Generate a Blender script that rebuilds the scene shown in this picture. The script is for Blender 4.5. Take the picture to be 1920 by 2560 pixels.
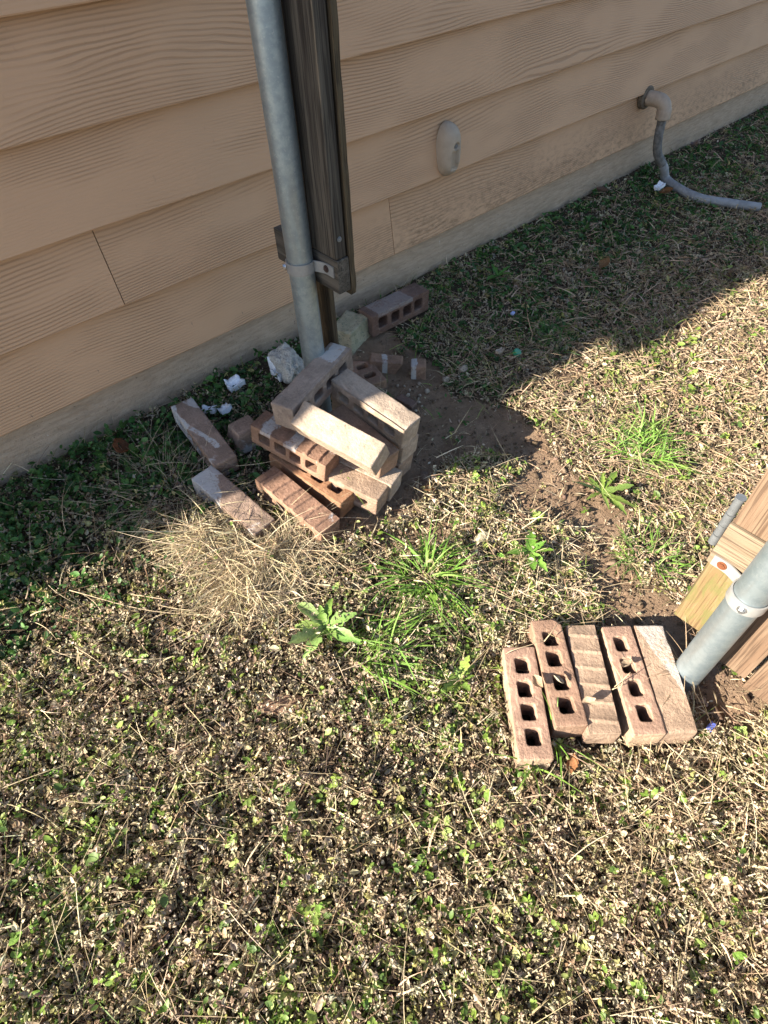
import bpy, bmesh, math, random
import numpy as np
from mathutils import Vector, Matrix, noise

S = bpy.context.scene
for o in list(bpy.data.objects):
    bpy.data.objects.remove(o)

# ---------------------------------------------------------------- camera
F_PX, CAM_H = 1480.36, 1.2616          # focal length for a 1920 x 2560 picture, lens height
RC = np.array([[0.74550254, -0.52154815, 0.41498614],
               [-0.66580499, -0.55427208, 0.49948591],
               [-0.03049072, -0.64866786, -0.7604606]])   # columns: image right, image down, view axis
cam = bpy.data.cameras.new('camera')
camo = bpy.data.objects.new('camera', cam)
S.collection.objects.link(camo)
cam.sensor_fit = 'VERTICAL'
cam.sensor_height = 36.0
cam.lens = 36.0 * F_PX / 2560.0
cam.clip_start = 0.02
cam.clip_end = 400
M = Matrix([[RC[i][0], -RC[i][1], -RC[i][2], 0] for i in range(3)] + [[0, 0, 0, 1]])
M.translation = (0, 0, CAM_H)
camo.matrix_world = M
S.camera = camo
S.render.resolution_x, S.render.resolution_y = 768, 1024

# ---------------------------------------------------------------- light
SUN_EL, SUN_AZ = math.radians(27), math.radians(-12)   # shadows run along +x and a little -y
sdir = Vector((-math.cos(SUN_EL) * math.cos(SUN_AZ), -math.cos(SUN_EL) * math.sin(SUN_AZ), math.sin(SUN_EL)))
W = bpy.data.worlds.new('World')
S.world = W
W.use_nodes = True
nt = W.node_tree
bg = nt.nodes['Background']
sky = nt.nodes.new('ShaderNodeTexSky')
sky.sky_type = 'NISHITA'
sky.sun_disc = False
sky.sun_elevation = SUN_EL
sky.sun_rotation = math.atan2(sdir.x, sdir.y)
sky.air_density = 1.0
sky.dust_density = 0.8
sky.ozone_density = 1.8
nt.links.new(sky.outputs[0], bg.inputs[0])
bg.inputs[1].default_value = 0.076
sl = bpy.data.lights.new('sun', 'SUN')
sl.energy = 5.0
sl.angle = math.radians(0.55)
sl.color = (1.0, 0.92, 0.78)
slo = bpy.data.objects.new('sun', sl)
S.collection.objects.link(slo)
slo.rotation_euler = sdir.to_track_quat('Z', 'Y').to_euler()
slo.location = sdir * 20
S.view_settings.view_transform = 'Standard'
S.view_settings.look = 'None'
S.view_settings.gamma = 1
S.view_settings.exposure = 2.0
S.render.engine = 'CYCLES'
S.cycles.max_bounces = 8
S.cycles.diffuse_bounces = 4

# ---------------------------------------------------------------- geometry helpers
rng = np.random.default_rng(7)
random.seed(7)
K = 1.15732                                   # from the 1659-wide view to 1920


def gz(x, y):
    """smooth lie of the land: level, then rising to the house"""
    y = np.asarray(y, float)
    t = np.clip(y, None, 1.7) - 0.25
    return 0.146 * np.where(t > 0.1, t, np.where(t < -0.1, 0, (t + 0.1) ** 2 / 0.4))


def ray(p):
    return RC @ np.array([p[0] - 960.0, p[1] - 1280.0, F_PX])


def U(p, z):
    r = ray(p)
    return Vector(r * ((z - CAM_H) / r[2])) + Vector((0, 0, CAM_H))


def G(p, zo=0.0):
    z = 0.0
    r = ray(p)
    for i in range(40):
        P = r * ((z + zo - CAM_H) / r[2])
        z = float(gz(P[0], P[1]))
    return Vector((P[0], P[1], z + zo))


def D(x, y, zo=0.0):
    return G((x * K, y * K), zo)


def s3(x, y): return (660 + x / 3.95, 840 + y / 3.95)
def s4(x, y): return (400 + x / 3.95, 950 + y / 3.95)
def s1(x, y): return (1230 + x / 5.027, 1530 + y / 5.027)
def s2(x, y): return (1450 + x / 4.74, 1450 + y / 4.74)


def link(name, me, mat=None, parent=None, smooth=True):
    o = bpy.data.objects.new(name, me)
    S.collection.objects.link(o)
    if mat:
        me.materials.append(mat)
    if smooth and len(me.polygons):
        me.polygons.foreach_set('use_smooth', [True] * len(me.polygons))
    if parent:
        o.parent = parent
    return o


def from_bm(name, bm, mat=None, parent=None, smooth=False):
    bmesh.ops.recalc_face_normals(bm, faces=bm.faces[:])
    me = bpy.data.meshes.new(name)
    bm.to_mesh(me)
    bm.free()
    return link(name, me, mat, parent, smooth)


def from_arrays(name, V, Fq, tint=None, mat=None, parent=None, smooth=True):
    me = bpy.data.meshes.new(name)
    V = np.ascontiguousarray(V, np.float32).reshape(-1, 3)
    Fq = np.ascontiguousarray(Fq, np.int32)
    n, k = Fq.shape
    me.vertices.add(len(V))
    me.vertices.foreach_set('co', V.ravel())
    me.loops.add(n * k)
    me.loops.foreach_set('vertex_index', Fq.ravel())
    me.polygons.add(n)
    me.polygons.foreach_set('loop_start', np.arange(n, dtype=np.int32) * k)
    me.update(calc_edges=True)
    if tint is not None:
        a = me.color_attributes.new('tint', 'FLOAT_COLOR', 'POINT')
        c = np.ones((len(V), 4), np.float32)
        c[:, :3] = tint
        a.data.foreach_set('color', c.ravel())
    return link(name, me, mat, parent, smooth)


def thing(name, label, cat, loc=(0, 0, 0), group=None):
    o = bpy.data.objects.new(name, None)
    o.empty_display_size = 0.05
    S.collection.objects.link(o)
    o.location = loc
    return tag(o, label, cat, group)


def tag(o, label=None, cat=None, group=None, kind=None):
    if label: o['label'] = label
    if cat: o['category'] = cat
    if group: o['group'] = group
    if kind: o['kind'] = kind
    return o


def add_box(bm, x0, x1, y0, y1, z0, z1, bev=0.0):
    r = bmesh.ops.create_cube(bm, size=1)
    vs = r['verts']
    for v in vs:
        v.co = Vector((x0 + (v.co.x + .5) * (x1 - x0), y0 + (v.co.y + .5) * (y1 - y0), z0 + (v.co.z + .5) * (z1 - z0)))
    if bev:
        es = list({e for v in vs for e in v.link_edges})
        bmesh.ops.bevel(bm, geom=es, offset=bev, segments=2, affect='EDGES', profile=.6)
    return vs


def add_tube(bm, pts, rad, seg=16, caps=True, rmod=None):
    pts = [Vector(p) for p in pts]
    n = len(pts)
    rings = []
    up = Vector((0.13, 0.31, 0.94)).normalized()
    for i, p in enumerate(pts):
        t = (pts[min(i + 1, n - 1)] - pts[max(i - 1, 0)]).normalized()
        a = t.cross(up)
        if a.length < 1e-3:
            a = t.cross(Vector((1, 0, 0)))
        a.normalize()
        b = a.cross(t).normalized()
        up = b
        r = rad[i] if hasattr(rad, '__len__') else rad
        rings.append([bm.verts.new(p + (a * math.cos(6.28318 * j / seg) + b * math.sin(6.28318 * j / seg)) * r) for j in range(seg)])
    for i in range(n - 1):
        for j in range(seg):
            bm.faces.new((rings[i][j], rings[i][(j + 1) % seg], rings[i + 1][(j + 1) % seg], rings[i + 1][j]))
    if caps:
        bm.faces.new(rings[0][::-1])
        bm.faces.new(rings[-1])


def spline(pts, n=10):
    pts = [Vector(p) for p in pts]
    P = [pts[0] * 2 - pts[1]] + pts + [pts[-1] * 2 - pts[-2]]
    out = []
    for i in range(1, len(P) - 2):
        for k in range(n):
            t = k / n
            a, b, c, d = P[i - 1], P[i], P[i + 1], P[i + 2]
            out.append(0.5 * ((2 * b) + (c - a) * t + (2 * a - 5 * b + 4 * c - d) * t * t + (3 * b - a - 3 * c + d) * t ** 3))
    out.append(pts[-1])
    return out


# ---------------------------------------------------------------- materials
class NT:
    def __init__(self, name):
        self.m = bpy.data.materials.new(name)
        self.m.use_nodes = True
        self.t = self.m.node_tree
        self.b = self.t.nodes['Principled BSDF']
        self.b.inputs['Specular IOR Level'].default_value = 0.25

    def n(self, typ, **kw):
        nd = self.t.nodes.new('ShaderNode' + typ)
        ins = kw.pop('ins', {})
        for k, v in kw.items():
            setattr(nd, k, v)
        for k, v in ins.items():
            self.set(nd.inputs[k], v)
        return nd

    def set(self, sock, v):
        if hasattr(v, 'is_output') or isinstance(v, bpy.types.NodeSocket):
            self.t.links.new(v, sock)
        else:
            if isinstance(v, (tuple, list)) and len(v) == 3 and sock.type == 'RGBA':
                v = (*v, 1)
            sock.default_value = v

    def coord(self, kind='Object', scale=(1, 1, 1), rot=(0, 0, 0)):
        tc = self.n('TexCoord')
        mp = self.n('Mapping', ins={'Vector': tc.outputs[kind], 'Scale': scale, 'Rotation': rot})
        return mp.outputs[0]

    def noise(self, vec, scale, detail=4, rough=.55, dist=0):
        return self.n('TexNoise', ins={'Vector': vec, 'Scale': scale, 'Detail': detail, 'Roughness': rough, 'Distortion': dist}).outputs[0]

    def math(self, op, a, b=0.5, c=None):
        nd = self.n('Math', operation=op)
        self.set(nd.inputs[0], a)
        self.set(nd.inputs[1], b)
        if c is not None:
            self.set(nd.inputs[2], c)
        return nd.outputs[0]

    def ramp(self, v, a, b):
        nd = self.n('MapRange', ins={0: v, 1: a, 2: b})
        nd.interpolation_type = 'SMOOTHSTEP'
        return nd.outputs[0]

    def mix(self, f, a, b, blend='MIX'):
        nd = self.n('Mix', data_type='RGBA', blend_type=blend)
        self.set(nd.inputs[0], f)
        self.set(nd.inputs[6], a)
        self.set(nd.inputs[7], b)
        return nd.outputs[2]

    def bump(self, h, strength=.5, dist=.002, prev=None):
        nd = self.n('Bump', ins={'Height': h, 'Strength': strength, 'Distance': dist})
        if prev is not None:
            self.set(nd.inputs['Normal'], prev)
        return nd.outputs[0]

    def out(self, col=None, rough=None, norm=None, metal=None, spec=None):
        for k, v in (('Base Color', col), ('Roughness', rough), ('Normal', norm), ('Metallic', metal), ('Specular IOR Level', spec)):
            if v is not None:
                self.set(self.b.inputs[k], v)
        return self.m

    def attr(self, name, out='Color'):
        return self.n('Attribute', attribute_name=name).outputs[out]


def mat_siding():
    N = NT('painted_siding')
    pl = N.attr('plank', 'Fac')
    tc = N.n('TexCoord').outputs['Object']
    sx = N.n('SeparateXYZ', ins={0: tc})
    x, z = sx.outputs[0], sx.outputs[2]
    off = N.math('MULTIPLY', pl, 37.3)
    v = N.n('CombineXYZ', ins={0: N.math('MULTIPLY_ADD', x, 1.15, off), 1: off, 2: N.math('MULTIPLY', z, 5.2)}).outputs[0]
    big = N.noise(v, 1.0, 1.5, .45)
    v2 = N.n('CombineXYZ', ins={0: N.math('MULTIPLY_ADD', x, 7, off), 1: off, 2: N.math('MULTIPLY', z, 22)}).outputs[0]
    mid = N.noise(v2, 1.0, 2, .5)
    rnd = N.n('TexWhiteNoise', noise_dimensions='1D', ins={'W': off}).outputs['Value']
    rnd2 = N.n('TexWhiteNoise', noise_dimensions='1D', ins={'W': N.math('ADD', off, 3.7)}).outputs['Value']
    ph = N.math('MULTIPLY', z, N.math('MULTIPLY_ADD', rnd, 380.0, 540.0))
    ph = N.math('MULTIPLY_ADD', big, N.math('MULTIPLY_ADD', rnd2, 90.0, 38.0), ph)
    ph = N.math('MULTIPLY_ADD', mid, 6.0, ph)
    w = N.math('SINE', ph, 0)
    w = N.ramp(w, -1.0, 0.15)
    v3 = N.n('CombineXYZ', ins={0: N.math('MULTIPLY_ADD', x, 3, off), 1: off, 2: N.math('MULTIPLY', z, 9)}).outputs[0]
    fade = N.ramp(N.noise(v3, 1.0, 2, .5), .36, .58)
    fine = N.noise(tc, 420, 3, .6)
    hh = N.math('MULTIPLY', w, N.math('MULTIPLY_ADD', fade, .8, .25))
    hh = N.math('MULTIPLY_ADD', fine, .14, hh)
    dirt = N.ramp(N.noise(tc, 3.5, 5, .6), .42, .72)
    base = N.mix(N.math('MULTIPLY', dirt, .35), (.535, .325, .192), (.47, .282, .163))
    # grain valleys are coloured darker
    base = N.mix(N.math('MULTIPLY', N.math('SUBTRACT', 1.0, w), N.math('MULTIPLY', fade, .48)), base, (.22, .125, .065))
    # grime specks and the dirty band that splashing rain leaves on the lowest plank
    spk = N.ramp(N.noise(N.coord('Object', (1, 1, .45)), 95, 2, .5), .70, .76)
    low = N.ramp(z, .52, .34)
    grime = N.math('MULTIPLY', N.math('MULTIPLY', low, N.ramp(x, .9, 1.5)), N.ramp(N.noise(N.coord('Object', (1, 1, 2.2)), 34, 6, .72), .42, .70))
    base = N.mix(N.math('MULTIPLY', grime, .75), base, (.20, .125, .07))
    base = N.mix(N.math('MULTIPLY', spk, N.math('MULTIPLY_ADD', low, .45, .12)), base, (.14, .10, .07))
    nrm = N.bump(hh, .5, .0014)
    return N.out(base, .62, nrm, spec=.25)


def mat_foundation():
    N = NT('painted_concrete')
    tc = N.n('TexCoord').outputs['Object']
    st = N.coord('Object', (1, 1, 4))
    a = N.noise(tc, 60, 6, .65)
    b = N.noise(st, 9, 5, .6)
    col = N.mix(N.ramp(N.noise(N.coord('Object', (1, 1, 7)), 17, 6, .7), .35, .68), (.49, .365, .265), (.37, .27, .19))
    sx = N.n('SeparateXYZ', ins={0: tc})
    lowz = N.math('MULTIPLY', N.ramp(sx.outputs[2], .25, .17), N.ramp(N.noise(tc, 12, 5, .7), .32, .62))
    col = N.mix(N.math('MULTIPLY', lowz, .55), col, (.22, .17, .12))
    pits = N.ramp(N.noise(tc, 105, 3, .6), .66, .72)
    col = N.mix(N.math('MULTIPLY', pits, .75), col, (.17, .12, .085))
    pale = N.ramp(N.noise(tc, 75, 2, .5), .74, .78)
    col = N.mix(N.math('MULTIPLY', pale, .5), col, (.62, .56, .48))
    h = N.math('MULTIPLY_ADD', b, .8, a)
    return N.out(col, .9, N.bump(h, .9, .006), spec=.15)


def mat_soil():
    N = NT('dry_soil')
    tc = N.n('TexCoord').outputs['Object']
    a = N.noise(tc, 14, 6, .65)
    b = N.noise(tc, 90, 5, .7)
    c2 = N.noise(tc, 420, 3, .6)
    col = N.mix(N.ramp(a, .3, .7), (.20, .132, .086), (.285, .195, .13))
    col = N.mix(N.ramp(b, .5, .75), col, (.13, .09, .062))
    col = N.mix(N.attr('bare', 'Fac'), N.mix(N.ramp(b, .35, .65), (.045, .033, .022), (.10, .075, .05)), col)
    vo = N.n('TexVoronoi', ins={'Vector': tc, 'Scale': 130.0})
    peb = N.ramp(vo.outputs['Distance'], .30, .18)
    sel = N.ramp(N.noise(tc, 55, 1, .5), .60, .66)
    col = N.mix(N.math('MULTIPLY', N.math('MULTIPLY', peb, sel), .5), col, (.40, .31, .22))
    h = N.math('MULTIPLY_ADD', c2, .35, N.math('MULTIPLY_ADD', a, .8, b))
    return N.out(col, .95, N.bump(h, 1.0, .012), spec=.1)


def mat_leafy(name, trans=.25, rough=.75, spec=.2):
    N = NT(name)
    tc = N.n('TexCoord').outputs['Object']
    t = N.attr('tint')
    v = N.noise(tc, 260, 3, .6)
    col = N.mix(N.ramp(v, .35, .7), t, N.mix(1.0, t, (.62, .60, .58), 'MULTIPLY'))
    N.out(col, rough, spec=spec)
    tr = N.n('BsdfTranslucent', ins={'Color': col})
    mx = N.n('MixShader', ins={0: trans, 1: N.b.outputs[0], 2: tr.outputs[0]})
    N.t.links.new(mx.outputs[0], N.t.nodes['Material Output'].inputs['Surface'])
    return N.m


def mat_galv():
    N = NT('galvanised_steel')
    tc = N.n('TexCoord').outputs['Object']
    a = N.noise(tc, 55, 5, .6)
    st = N.noise(N.coord('Object', (1, 1, .12)), 26, 4, .6)
    sp = N.ramp(N.noise(tc, 240, 2, .5), .62, .70)
    col = N.mix(N.ramp(a, .35, .65), (.36, .42, .45), (.28, .335, .365))
    col = N.mix(N.math('MULTIPLY', N.ramp(st, .52, .72), .45), col, (.28, .275, .255))
    col = N.mix(N.math('MULTIPLY', sp, .5), col, (.46, .50, .52))
    r = N.math('MULTIPLY_ADD', a, .22, .38)
    h = N.math('MULTIPLY_ADD', N.noise(tc, 150, 4, .6), .6, st)
    return N.out(col, r, N.bump(h, .28, .0015), metal=.8, spec=.5)


def mat_wood(name, c1, c2, c3, axis='z', moss=None):
    N = NT(name)
    tc = N.n('TexCoord').outputs['Object']
    sc = {'z': (60, 60, 2.2), 'y': (60, 2.2, 60)}[axis]
    sc2 = {'z': (260, 260, 6), 'y': (260, 6, 260)}[axis]
    sc3 = {'z': (9, 9, 1.4), 'y': (9, 1.4, 9)}[axis]
    a = N.noise(N.coord('Object', sc), 1, 4, .6, .8)
    b = N.noise(N.coord('Object', sc2), 1, 3, .6)
    c = N.noise(N.coord('Object', sc3), 1, 4, .6)
    col = N.mix(N.ramp(a, .35, .66), c1, c2)
    col = N.mix(N.math('MULTIPLY', N.ramp(b, .48, .62), .75), col, c3)
    col = N.mix(N.math('MULTIPLY', N.ramp(c, .5, .75), .55), col, c3)
    if moss:
        g = N.ramp(N.noise(N.coord('Object', (38, 38, 16)), 1, 5, .7, .6), .44, .62)
        col = N.mix(N.math('MULTIPLY', g, .85), col, moss)
    crack = N.ramp(N.noise(N.coord('Object', {'z': (45, 45, 1.1), 'y': (45, 1.1, 45)}[axis]), 1, 2, .5), .68, .72)
    col = N.mix(N.math('MULTIPLY', crack, .7), col, (.03, .022, .016))
    h = N.math('SUBTRACT', N.math('MULTIPLY_ADD', b, .7, a), crack)
    return N.out(col, .85, N.bump(h, .7, .0025), spec=.15)


def mat_brick(name, face, core, face2=None, mortar=0.0, mscale=9, dark=.3):
    """face colour on the outer skin, core colour on the cored beds, pale mortar stains"""
    N = NT(name)
    tc = N.n('TexCoord').outputs['Object']
    face2 = face2 or tuple(v * .72 for v in face)
    a = N.noise(tc, 22, 5, .6)
    b = N.noise(tc, 150, 4, .65)
    g = N.noise(tc, 620, 2, .6)
    fc = N.mix(N.ramp(a, .36, .64), face, face2)
    cr = N.mix(N.ramp(a, .4, .65), core, tuple(v * .78 for v in core))
    col = N.mix(N.attr('core', 'Fac'), fc, cr)
    col = N.mix(N.math('MULTIPLY', N.ramp(b, .52, .72), dark), col, tuple(v * .45 for v in face2))
    col = N.mix(N.math('MULTIPLY', N.ramp(g, .60, .72), .28), col, (.50, .42, .34))
    col = N.mix(N.math('MULTIPLY', N.ramp(g, .40, .30), .35), col, (.10, .07, .05))
    w1 = N.ramp(N.noise(N.coord('Object', (1, 2.2, 2.2)), 26, 5, .68, .8), .50, .68)
    col = N.mix(N.math('MULTIPLY', w1, .42), col, tuple(min(.7, v * 1.35 + .03) for v in face))
    w2 = N.ramp(N.noise(N.coord('Object', (1.6, 1, 1)), 48, 5, .7, .4), .58, .72)
    col = N.mix(N.math('MULTIPLY', w2, .5), col, tuple(v * .5 for v in core))
    if mortar:
        mk = N.ramp(N.noise(tc, mscale, 5, .62, .5), 1 - mortar - .03, 1 - mortar + .03)
        col = N.mix(N.math('MULTIPLY', mk, .7), col, (.47, .45, .44))
    ck = N.math('MULTIPLY', N.attr('chalk', 'Fac'), N.ramp(N.math('MULTIPLY_ADD', a, .6, N.math('MULTIPLY', b, .4)), .36, .50))
    col = N.mix(N.math('MULTIPLY', ck, .9), col, (.50, .485, .47))
    h = N.math('MULTIPLY_ADD', g, .45, b)
    return N.out(col, .93, N.bump(h, 1.0, .003), spec=.12)


def mat_plain(name, col, rough=.6, metal=0, nscale=60, var=.25, bump=.2, spec=.3):
    N = NT(name)
    tc = N.n('TexCoord').outputs['Object']
    a = N.noise(tc, nscale, 5, .6)
    c = N.mix(N.ramp(a, .35, .7), col, tuple(v * (1 - var) for v in col))
    return N.out(c, rough, N.bump(a, bump, .002), metal=metal, spec=spec)


def mat_rock(name, c1, c2, c3, scale=30):
    N = NT(name)
    tc = N.n('TexCoord').outputs['Object']
    a = N.noise(tc, scale, 6, .65)
    b = N.noise(tc, scale * 5, 4, .65)
    col = N.mix(N.ramp(a, .38, .62), c1, c2)
    col = N.mix(N.ramp(b, .55, .68), col, c3)
    return N.out(col, .95, N.bump(N.math('MULTIPLY_ADD', b, .6, a), .9, .006), spec=.1)


MS = dict(
    siding=mat_siding(), found=mat_foundation(), soil=mat_soil(), galv=mat_galv(),
    dead=mat_leafy('dead_foliage', .24, .85, .12), green=mat_leafy('green_foliage', .33, .5, .35), straw=mat_leafy('straw', .18, .7, .25),
    oldwood=mat_wood('weathered_dark_wood', (.04, .032, .026), (.105, .09, .071), (.022, .018, .015)),
    oldrail=mat_wood('weathered_grey_rail', (.075, .064, .052), (.125, .108, .088), (.035, .03, .025), 'y'),
    oldpick=mat_wood('weathered_picket', (.06, .043, .027), (.115, .085, .05), (.03, .022, .015)),
    newwood=mat_wood('cedar_boards', (.135, .085, .055), (.175, .12, .08), (.062, .039, .026)),
    newrail=mat_wood('pale_rail', (.165, .12, .08), (.22, .168, .117), (.062, .043, .03), 'y'),
    mossy=mat_wood('mossy_picket', (.155, .105, .052), (.195, .14, .072), (.09, .055, .028), 'z', (.12, .112, .042)),
    strap=mat_plain('zinc_strap', (.31, .305, .295), .42, .3, 90, .12, .12, .5),
    bolt=mat_plain('bright_bolt', (.55, .57, .6), .3, .9, 90, .2, .1, .5),
    rust=mat_plain('rusty_screw', (.15, .05, .02), .8, 0, 200, .4, .4),
    darkscrew=mat_plain('dark_screw', (.06, .035, .028), .7, 0, 200, .4, .4),
    steel=mat_plain('grey_hinge', (.17, .18, .19), .5, .4, 90, .2, .15, .4),
    cover=mat_plain('painted_plastic', (.40, .315, .235), .6, 0, 35, .14, .12),
    hose=mat_plain('vinyl_hose', (.27, .275, .285), .5, 0, 30, .3, .15),
    hosedark=mat_plain('dirty_hose', (.17, .165, .16), .7, 0, 60, .5, .3),
    elbow=mat_plain('painted_elbow', (.38, .30, .23), .6, 0, 40, .2, .2),
    grime=mat_plain('grimy_flange', (.16, .125, .09), .9, 0, 70, .5, .4),
    foam=mat_plain('white_foam', (.78, .80, .84), .7, 0, 160, .12, .5),
    white=mat_rock('pale_pebble', (.36, .30, .235), (.29, .235, .18), (.21, .165, .125), 40),
    aggregate=mat_rock('exposed_aggregate', (.52, .50, .45), (.40, .38, .34), (.20, .18, .15), 55),
    stone=mat_rock('limestone', (.40, .35, .24), (.27, .25, .16), (.13, .14, .11), 26),
    cap=mat_plain('green_plastic', (.03, .22, .11), .4, 0, 30, .1, .05, .5),
    blue=mat_plain('blue_shard', (.09, .12, .42), .35, 0, 60, .2, .1, .5),
    bluewhite=mat_plain('blue_scrap', (.38, .48, .80), .5, 0, 60, .2, .1, .4),
    roof=mat_plain('roof_shingle', (.10, .09, .08), .9, 0, 60, .4, .5),
    trim=mat_plain('painted_trim', (.47, .33, .22), .6, 0, 20, .12, .1),
)
BM = dict(
    tan=mat_brick('tan_brick', (.335, .235, .168), (.31, .20, .145)),
    pink=mat_brick('pinkish_brick', (.42, .30, .205), (.315, .20, .148)),
    brown=mat_brick('brown_brick', (.30, .19, .13), (.275, .17, .12), dark=.4),
    red=mat_brick('red_brown_brick', (.255, .15, .105), (.29, .172, .115), mortar=.30, mscale=18, dark=.4),
    orange=mat_brick('orange_brick', (.29, .16, .092), (.29, .155, .088), dark=.3),
    grey=mat_brick('greyed_brick', (.33, .255, .205), (.27, .20, .16), mortar=.34, mscale=7),
    cream=mat_brick('cream_brick', (.40, .31, .24), (.34, .26, .195), dark=.3),
    dusky=mat_brick('dusky_brick', (.19, .125, .10), (.165, .095, .07), mortar=.28, mscale=12),
    mortared=mat_brick('mortared_brick', (.29, .205, .16), (.25, .17, .13), mortar=.42, mscale=8),
)

# ---------------------------------------------------------------- ground
def axis(a, b, step, far_lo, far_hi):
    c = list(np.arange(a, b + step / 2, step))
    s, p = step, c[-1]
    hi = []
    while p < far_hi:
        s *= 1.35
        p += s
        hi.append(p)
    s, p = step, c[0]
    lo = []
    while p > far_lo:
        s *= 1.35
        p -= s
        lo.append(p)
    return np.array(lo[::-1] + c + hi)


def snoise(x, y, seed, octaves=4, f0=1.0, gain=.5):
    """cheap vectorised value noise, -1..1"""
    out = np.zeros_like(np.asarray(x, float))
    amp, f = 1.0, f0
    tot = 0
    for o in range(octaves):
        r = np.random.default_rng(seed + 101 * o)
        T = r.uniform(-1, 1, (128, 128))
        u, v = np.asarray(x) * f + 50.3 * (o + 1), np.asarray(y) * f + 17.7 * (o + 1)
        iu, iv = np.floor(u).astype(int), np.floor(v).astype(int)
        fu, fv = u - iu, v - iv
        fu, fv = fu * fu * (3 - 2 * fu), fv * fv * (3 - 2 * fv)
        g = lambda a, b: T[a % 128, b % 128]
        out += amp * ((g(iu, iv) * (1 - fu) + g(iu + 1, iv) * fu) * (1 - fv) + (g(iu, iv + 1) * (1 - fu) + g(iu + 1, iv + 1) * fu) * fv)
        tot += amp
        amp *= gain
        f *= 2
    return out / tot


def soil_h(x, y):
    near = np.exp(-((np.asarray(x) - 1.5) ** 2 / 12 + (np.asarray(y) - .6) ** 2 / 4))
    return gz(x, y) + near * (.012 * snoise(x, y, 3, 4, 5.0) + .004 * snoise(x, y, 9, 3, 45.0)) - .004


xs = axis(-.7, 3.2, .0085, -40, 60)
ys = axis(-.7, 1.50, .0085, -50, 30)
XX, YY = np.meshgrid(xs, ys, indexing='ij')
V = np.stack([XX, YY, soil_h(XX, YY)], -1).reshape(-1, 3)
ny = len(ys)
ii, jj = np.meshgrid(np.arange(len(xs) - 1), np.arange(ny - 1), indexing='ij')
q = (ii * ny + jj).ravel()
go = from_arrays('ground', V, np.stack([q, q + ny, q + ny + 1, q + 1], -1), None, MS['soil'])
tag(go, kind='structure')

# ---------------------------------------------------------------- house
YW = 1.456
Z0, EXP = .32, .1842
house = thing('house', 'tan house wall of wood grained lap siding over a painted concrete foundation', 'house', (0, YW, .17))
houseM = Matrix.Translation((0, -YW, -.17))


def hpart(name, bm, mat, smooth=False):
    o = from_bm(name, bm, mat, house, smooth)
    o.location = (0, -YW, -.17)
    return o


bm = bmesh.new()
lay = bm.verts.layers.float.new('plank')
XL, XR = -1.70, 11.0
seams = {0: [1.286, 8.9], 1: [.394, 8.05], 2: [6.5], 3: [-.4, 7.3], 4: [1.9, 5.5], 5: [.2], 6: [2.2]}
pid = 0
for i in range(7):
    z0, z1 = Z0 + EXP * i, Z0 + EXP * (i + 1) + .02
    cuts = [XL] + seams[i] + [XR]
    for a, b in zip(cuts[:-1], cuts[1:]):
        a2, b2 = a + .0011, b - .0011
        yo, yi = YW - .026, YW + .002
        P = [(yo, z0), (yo + .0006, z0 - .0), (yi, z1), (yi + .008, z1), (yo + .009, z0)]
        P = [(yo + .0012, z0), (yo, z0 + .0025), (yi, z1), (yi + .0085, z1), (yo + .0085, z0)]
        l = [bm.verts.new((a2, y, z)) for y, z in P]
        r = [bm.verts.new((b2, y, z)) for y, z in P]
        for v in l + r:
            v[lay] = pid * .173
        for k_ in range(5):
            bm.faces.new((l[k_], l[(k_ + 1) % 5], r[(k_ + 1) % 5], r[k_]))
        bm.faces.new(l)
        bm.faces.new(r[::-1])
        pid += 1
hpart('siding', bm, MS['siding'])
# sheathing behind the planks, so that joints show dark
bm = bmesh.new()
add_box(bm, XL + .01, XR, YW + .006, YW + .12, Z0 + .01, 1.60)
hpart('sheathing', bm, MS['grime'])
bm = bmesh.new()
n = 260
top = []
vs = []
for j in range(n + 1):
    x = XL + .012 + (XR - XL - .03) * (j / n) ** 1.6
    row = []
    for kz in range(7):
        z = -.15 + (Z0 + .004 + .15) * kz / 6
        d = .004 * noise.noise((x * 3, z * 9, 1.3)) + .002 * noise.noise((x * 21, z * 30, 5))
        row.append(bm.verts.new((x, YW + .002 + d + (.004 if kz < 6 else 0), z)))
    vs.append(row)
for j in range(n):
    for kz in range(6):
        bm.faces.new((vs[j][kz], vs[j + 1][kz], vs[j + 1][kz + 1], vs[j][kz + 1]))
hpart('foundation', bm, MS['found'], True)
# eave out of view: frieze and roof, their ends shaped to cast the ground shade
bm = bmesh.new()


def prism_xz(bm, poly, y0, y1):
    a = [bm.verts.new((x, y0, z)) for x, z in poly]
    b = [bm.verts.new((x, y1, z)) for x, z in poly]
    m = len(poly)
    for i in range(m):
        bm.faces.new((a[i], a[(i + 1) % m], b[(i + 1) % m], b[i]))
    bm.faces.new(a[::-1])
    bm.faces.new(b)


prism_xz(bm, [(-1.16, 1.6095), (XR, 1.6095), (XR, 1.80), (-1.50, 1.80)], YW - .008, YW + .12)
hpart('frieze_board', bm, MS['trim'])
bm = bmesh.new()
a = [bm.verts.new(v) for v in [(-1.64, YW - .02, 1.802), (XR, YW - .02, 1.802), (XR, YW + 3.0, 2.55), (-1.64, YW + 3.0, 2.55)]]
b = [bm.verts.new(v.co + Vector((0, 0, .095))) for v in a]
for i in range(4):
    bm.faces.new((a[i], a[(i + 1) % 4], b[(i + 1) % 4], b[i]))
bm.faces.new(a[::-1])
bm.faces.new(b)
hpart('roof', bm, MS['roof'])
bm = bmesh.new()
add_box(bm, -1.10, -.76, YW - .018, YW + .3, 1.90, 2.06)  # unseen box added on the roof to keep sun off the left upright
hpart('sun_block_box', bm, MS['trim'])

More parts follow.
